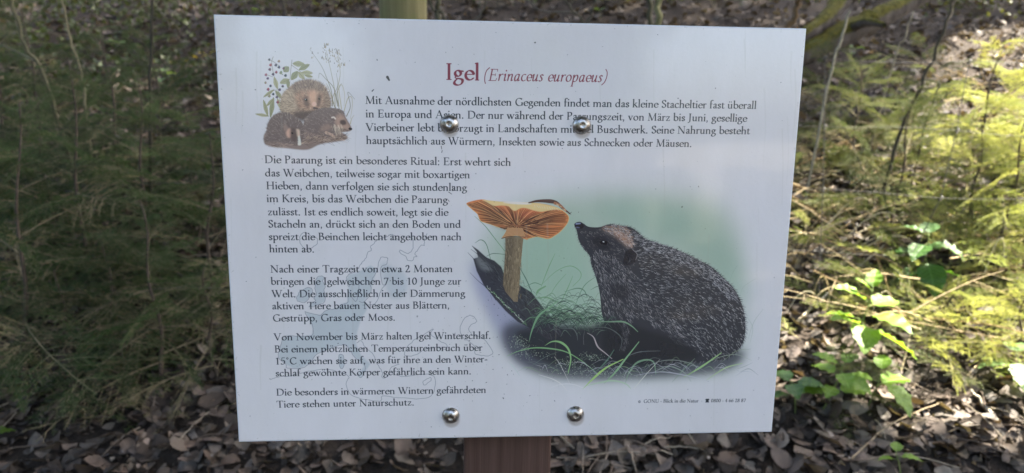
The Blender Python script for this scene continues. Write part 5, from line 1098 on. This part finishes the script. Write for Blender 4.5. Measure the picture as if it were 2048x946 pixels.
up_plant(1800, 965, .08, (-.02, 0), [(.8, 180, 10, .045), (1, 60, 20, .045), (.9, -20, 10, .05)], M_FRESH, 'small green sprout at the bottom edge in the shaded litter')
up_plant(-16, 925, .10, (.0, 0), [(.8, 40, 10, .055), (1, 0, 15, .05), (.6, 200, 0, .05)], M_FRESH, 'bright green leaf tip poking in at the lower left corner')
up_plant(1960, 520, .16, (0, 0), [(.5, 180, 5, .05), (.6, 0, 5, .05), (.8, 100, 10, .045), (1, 220, 20, .05), (1, 330, 20, .05), (.9, 280, -5, .05)], M_FRESH, 'sunlit low plant between the yellow spruces')
up_plant(1700, 135, .12, (0, 0), [(.9, 0, 20, .07), (1, 90, 30, .06), (1, 180, 25, .07), (.7, 250, 10, .06)], M_PALE, 'small pale green seedling on the slope under the mossy log')
up_plant(1705, 75, .08, (0, 0), [(1, 0, 20, .05), (1, 180, 30, .05), (.8, 270, 20, .04)], M_PALE, 'tiny pale seedling higher up on the slope than the other')
up_plant(330, 190, .14, (0, 0), [(.9, 0, 10, .09), (1, 100, 20, .09), (1, 200, 15, .09), (.7, 280, 0, .09)], M_PALE, 'pale leafy plant on the far slope left of the sign')
up_plant(250, 130, .14, (0, 0), [(.9, 20, 10, .10), (1, 120, 20, .09), (1, 220, 15, .10)], M_PALE, 'pale leafy plant on the far slope above the dark spruces')
for k, (px_, py_) in enumerate(((418, 132), (402, 140), (363, 152), (90, 75), (45, 95), (150, 105), (520, 30), (1200, 30), (640, 18))):
    g = ground(px_, py_+6) if k > 2 else at(px_, py_, 2.2)
    up_plant(px_, py_+8, .06 if k > 2 else .1, (0, 0), [(1, 200, 20, .055), (1, 20, 35, .05)], M_YLEAF if k < 3 else M_PALE, ['yellow leaved sprout close to the left edge of the sign', 'yellow leaved sprout next to the one by the sign', 'yellow leaved sprout farthest from the sign edge', 'pale sprout among the far litter at the upper left', 'pale sprout at the left edge near the leaning stem', 'pale sprout by the pale brown sapling', 'pale sprout above the left part of the sign', 'pale sprout above the right part of the sign', 'pale sprout left of the green fence post'][k], name='sprout')

# low bushes of small leaves over the far slope
def scrub(px, py, n, rad, c, seed, label):
    g = ground(px, py); r = np.random.default_rng(seed); P = r.normal(0, 1, (n, 3))*np.array([rad, rad*.8, rad*.35])+[0, 0, rad*.45]; P[:, 2] = np.abs(P[:, 2])
    R = rotm(n, r, .8); v, f = shapes[0]; S = r.uniform(.02, .05, n); vv = np.einsum('nij,kj->nki', R, v)*S[:, None, None]+P[:, None]
    cc = np.array(c)*r.uniform(.6, 1.3, (n, 1)); t = empty('low_bush', g); tag(t, label, 'bush', 'low bushes on the slope')
    o = obj('foliage', mesh_np('foliage', vv.reshape(-1, 3), (f[None]+(np.arange(n)*len(v))[:, None, None]).reshape(-1, 4), M_TLEAF, np.repeat(cc, len(v), 0)), t); o['kind'] = 'stuff'
    mb = MB()
    for k in range(9):
        e = P[r.integers(n)]; mb.tube(bez((0, 0, -.02), (e[0]*.3, e[1]*.3, e[2]*.7), e, 6), np.linspace(.004, .0015, 6), 4, (.12, .10, .07))
    obj('stems', mb.mesh('stems', M_BARK, tint=True), t)
M_TLEAF = m_tint('small green leaves', .55, .2, 60, .4); leafy(M_TLEAF, .3, .55)
for k, (px_, py_, n, rad, c, lab) in enumerate(((60, 130, 500, .5, (.07, .09, .035), 'loose green bush at the upper left corner'), (210, 90, 500, .5, (.08, .095, .045), 'loose green bush behind the pale brown sapling'), (360, 60, 400, .5, (.08, .10, .04), 'loose green bush behind the straight dark sapling'),
    (560, 20, 350, .5, (.10, .11, .05), 'loose green bush above the left part of the sign'), (1000, 15, 350, .5, (.08, .09, .05), 'loose green bush above the middle of the sign'), (1430, 15, 350, .5, (.07, .085, .04), 'loose green bush above the right part of the sign'), (1960, 40, 400, .4, (.08, .09, .03), 'loose green bush at the upper right corner'), (130, 215, 420, .34, (.05, .07, .03), 'dark loose bush low behind the pale brown sapling'), (20, 40, 420, .5, (.06, .075, .035), 'grey green bush at the top left corner'), (400, 170, 260, .25, (.06, .075, .035), 'small loose bush by the yellow sprouts'), (700, 12, 260, .3, (.10, .11, .06), 'small loose bush left of the green fence post'), (1240, 10, 260, .3, (.10, .10, .05), 'small loose bush left of the thick dark sapling'))):
    scrub(px_, py_, n, rad, c, 400+k, lab)

# ---------------------------------------------------------------- unseen trees added round about: crowns shaped to throw shade and sun patches
sun2 = np.array(SUN)
def inpoly(P, poly):
    x, y = P[:, 0], P[:, 1]; ins = np.zeros(len(P), bool)
    for (x0, y0), (x1, y1) in zip(poly, poly[1:]+poly[:1]):
        c_ = (y0 > y) != (y1 > y); ins ^= c_ & (x < (x1-x0)*(y-y0)/(y1-y0+1e-12)+x0)
    return ins
def gxy(*pp): return [tuple(ground(*p))[:2] for p in pp]
GAPS = [gxy((1555, 372), (1690, 362), (1705, 450), (1715, 530), (1800, 560), (1810, 450), (1900, 430), (1930, 330), (1965, 250), (1965, 170), (1990, 100), (2040, 60), (2260, 60), (2260, 800), (2030, 790), (1960, 760), (1880, 745), (1840, 720), (1780, 720), (1700, 728), (1640, 745), (1550, 760)),
        gxy((205, 172), (290, 168), (292, 192), (205, 196)), gxy((1500, 890), (1560, 840), (1590, 870), (1560, 930), (1510, 946))]
GAPS += [[(2.62, -6.1), (2.95, -6.0), (7.6, -16), (10.5, -23), (9.3, -23.4), (6.5, -15)], [(2.35, -6.7), (2.62, -6.65), (4.1, -10.8), (3.75, -10.9)]]  # crown openings set so sunlit strips of path show as panel streaks
def crown(cx, cy, cz, R, Hh, n, seed, size=(.10, .2)):
    r = np.random.default_rng(seed); nc = 60; cl = r.normal(0, 1, (nc, 3)); cl /= np.linalg.norm(cl, axis=1)[:, None]; cl *= r.uniform(.15, 1, (nc, 1))**.45*np.array([R, R, Hh])
    P = cl[r.integers(0, nc, n)]+r.normal(0, 1, (n, 3))*np.array([R, R, Hh])*.16+[cx, cy, cz]
    # crown cut open on purpose so sun patches fall on brush and path
    S0 = P.copy()
    for _ in range(4):
        hz_ = np.array([height(a, b) for a, b in S0[:, :2]]) if _ else np.full(n, .5)
        S0 = P-sun2*((P[:, 2]-hz_)/sun2[2])[:, None]
    keep = np.ones(n, bool); side_ = np.array([[0, 0], [.1, 0], [-.1, 0], [0, .1], [0, -.1]])
    for gi_, gp in enumerate(GAPS):
        for up in ((0, .3, .6) if gi_ == 0 else (0,)):
            for sd in (side_ if gi_ == 0 else side_[:1]): keep &= ~inpoly(S0[:, :2]+sun2[:2]*up/sun2[2]+sd, gp)
    P = P[keep]; n = len(P); R_ = rotm(n, r, .6); S = r.uniform(*size, n)
    v = np.array([(-.5, 0, 0), (0, -.33, .05), (0, .33, .05), (.5, 0, -.04), (-.1, 0, -.05)]); f = np.array([(0, 1, 4, 2), (4, 1, 3, 2)])
    vv = np.einsum('nij,kj->nki', R_, v)*S[:, None, None]+P[:, None]; c = np.array((.055, .095, .025))*r.uniform(.6, 1.4, (n, 1))
    return mesh_np('crown', vv.reshape(-1, 3), (f[None]+(np.arange(n)*len(v))[:, None, None]).reshape(-1, 4), M_TLEAF, np.repeat(c, len(v), 0)), cl
def unseen_tree(x, y, hgt, R, Hh, n, r0, seed, label, size=(.12, .24), off=(0, 0)):
    z0 = height(x, y); t = empty('unseen_tree', (x, y, z0)); tag(t, label, 'tree', 'tall unseen trees added round the clearing')
    me, cl = crown(x+off[0], y+off[1], z0+hgt, R, Hh, n, seed, size); o = obj('crown', me, t, (-x, -y, -z0)); o['kind'] = 'stuff'
    r = np.random.default_rng(seed); mb = MB(); P = [(off[0]*.5*(i/9)**2+.06*math.sin(i+seed), .06*math.cos(i*1.3), i/9*(hgt+Hh*.5)-.2) for i in range(10)]; mb.tube(P, np.linspace(r0, r0*.3, 10), 14); obj('trunk', mb.mesh('trunk', M_TRUNK), t)
    for k in range(14):
        e = cl[r.integers(60)]+[off[0], off[1], hgt]; s = np.array([0, 0, max(hgt*.35, e[2]-R*.5)]); s[2] = min(s[2], hgt+Hh*.3)
        w_ = bez(s, (s+e)/2+[0, 0, .2], e, 24)+[x, y, z0]; w_ = w_-sun2*((w_[:, 2]-.7)/sun2[2])[:, None]
        if any(inpoly(w_[:, :2]+[dx, 0], gp).any() for gp in GAPS for dx in (-.15, .15)): continue
        mb = MB(); mb.tube(bez(s, (s+e)/2+[0, 0, .2], e, 7), np.linspace(r0*.28, .012, 7), 6); obj('limb', mb.mesh('limb', M_TRUNK), t)
TREES = []
# added towards the sun, out of view, to shade the sign and the slope
def sunward(gx, gy, hgt): # stand a crown so that its shade centres on a place of the floor
    z_ = height(gx, gy); k = hgt/sun2[2]; return gx+sun2[0]*k, gy+sun2[1]*k
n_tree = 0
def clear_of_view(x, y, top=9.):
    """a trunk may stand neither in front of the lens nor in the light that falls through the gaps"""
    if abs(x) < .82*(y+.74)+.5 and -.7 < y < 8.5: return False
    s = np.arange(0, top, .05)[:, None]; q_ = np.array([[x, y]])-s/sun2[2]*sun2[None, :2]
    return not any(inpoly(q_+[dx, dy], gp).any() for gp in GAPS for dx in (-.2, 0, .2) for dy in (-.2, 0, .2))
PLACE = ['nearest right of the sign', 'second up the slope', 'third up the slope', 'fourth up the slope', 'by the fence line', 'standing far up the slope', 'beside the path', 'beyond the fence', 'at the top of the slope', 'lowest down the path', 'farthest down the path']
for i, (gx, gy, R, n) in enumerate(((-2.2, .9, 2.4, 7500), (0.2, .2, 2.3, 6500), (2.2, 1.2, 2.2, 6500), (.4, 3., 2.6, 6000), (-3., 4.2, 3., 6500), (3.8, 3.6, 2.6, 5000), (1.0, 6.5, 3.1, 3000), (-3.6, 7.5, 3.4, 3200), (5.2, 7.5, 3.2, 2200), (2.6, -1., 2.2, 4500), (-2.0, -1.6, 2.0, 4000))):
    hg = 6.5
    while hg < 30:
        x, y = sunward(gx, gy, hg)
        if clear_of_view(x, y): break
        hg += .3
    hh = hg+height(gx, gy); print('tree', i, round(hg, 1), round(x, 1), round(y, 1))
    unseen_tree(x, y, max(4.5, hh-height(x, y)), R, 1.4, n, .16, 500+i, 'added unseen beech tree %s, crown placed to shade the clearing' % PLACE[i])
BACK = ((-9.5, -5.5, 4.2, 3, 5000), (-6.5, -9.5, 4.0, 2.8, 5000), (-5.3, -12.6, 3.8, 2.3, 4500), (.6, -13, 3.8, 2.2, 4500), (-8., -17, 4.5, 3, 4500), (1.8, -17.5, 4.5, 2.3, 4500), (4.8, -17, 4.2, 2., 4500))  # row added out of view, spaced for sky gaps mirrored in the panel
ORD = ['first', 'second', 'third', 'fifth', 'fourth', 'sixth', 'last']
for i, (x, y, hg, R, n) in enumerate(BACK):
    unseen_tree(x, y, hg, R, 2.9, n, .2, 540+i, 'added bushy beech tree across the path, unseen but mirrored in the sign, %s along the row' % ORD[i], (.2, .36))
for i, (gx, gy, hg) in enumerate(((3.6, -7.5, 9.5), (5.5, -12, 11.), (8., -17.5, 13.))):  # added so the path stays dark between its sun streaks
    x, y = sunward(gx, gy, hg); unseen_tree(x, y, hg, 3., 1.6, 6500, .17, 580+i, 'added unseen high crowned beech tree shading the gravel path, %s from the sign' % ['nearest', 'second', 'farthest'][i], (.18, .32))
for i, (x, y, hg, ox, oy, R) in enumerate(((-6.2, 1.5, 6.5, 2.6, .3, 3.3), (-5.6, -2.2, 6.8, 3., 1.2, 3.2), (-8, 5.5, 6.5, 2.4, -.5, 3.4), (4.6, -2.6, 7.2, -2.4, 1.6, 3.))):  # crowns added overhead, out of view, to darken the floor
    unseen_tree(x, y, hg, R, 1.3, 9500 if i != 3 else 6500, .18, 600+i, 'added unseen beech tree leaning over to shade the clearing, %s' % ['left of the sign', 'left of the photographer', 'farther up on the left', 'right of the photographer'][i], off=(ox, oy))
for i, (gx, gy, hg) in enumerate(((-.5, -3.6, 9.5), (-3.4, -5.5, 9.5), (.9, -7.4, 10.5), (-2., -9.5, 11.))):  # added out of view so the floor mirrored in the panel stays dark
    x, y = sunward(gx, gy, hg); unseen_tree(x, y, hg, 2.4, 1.3, 5500, .16, 640+i, 'added unseen slim beech tree whose crown shades the path behind the photographer, %s' % ['nearest one', 'second one', 'third one', 'farthest one'][i], (.18, .32))
for i, (x, y, hg, ox, oy, R) in enumerate(((-5., .2, 5.4, 2.2, .9, 2.6), (-7.2, 3.4, 6.2, 2.6, 0, 3.), (-3.4, -1.7, 5.8, 1.4, 2.2, 2.6), (-4.4, -.9, 7.6, 3.6, 2., 3.))):  # more crowns added out of view to darken the left thicket
    unseen_tree(x, y, hg, R, 1.2, 9000, .14, 660+i, 'added unseen young beech tree shading the dark spruces, %s' % ['nearest the fence', 'farthest up', 'closest to the path', 'tallest of them'][i], off=(ox, oy))
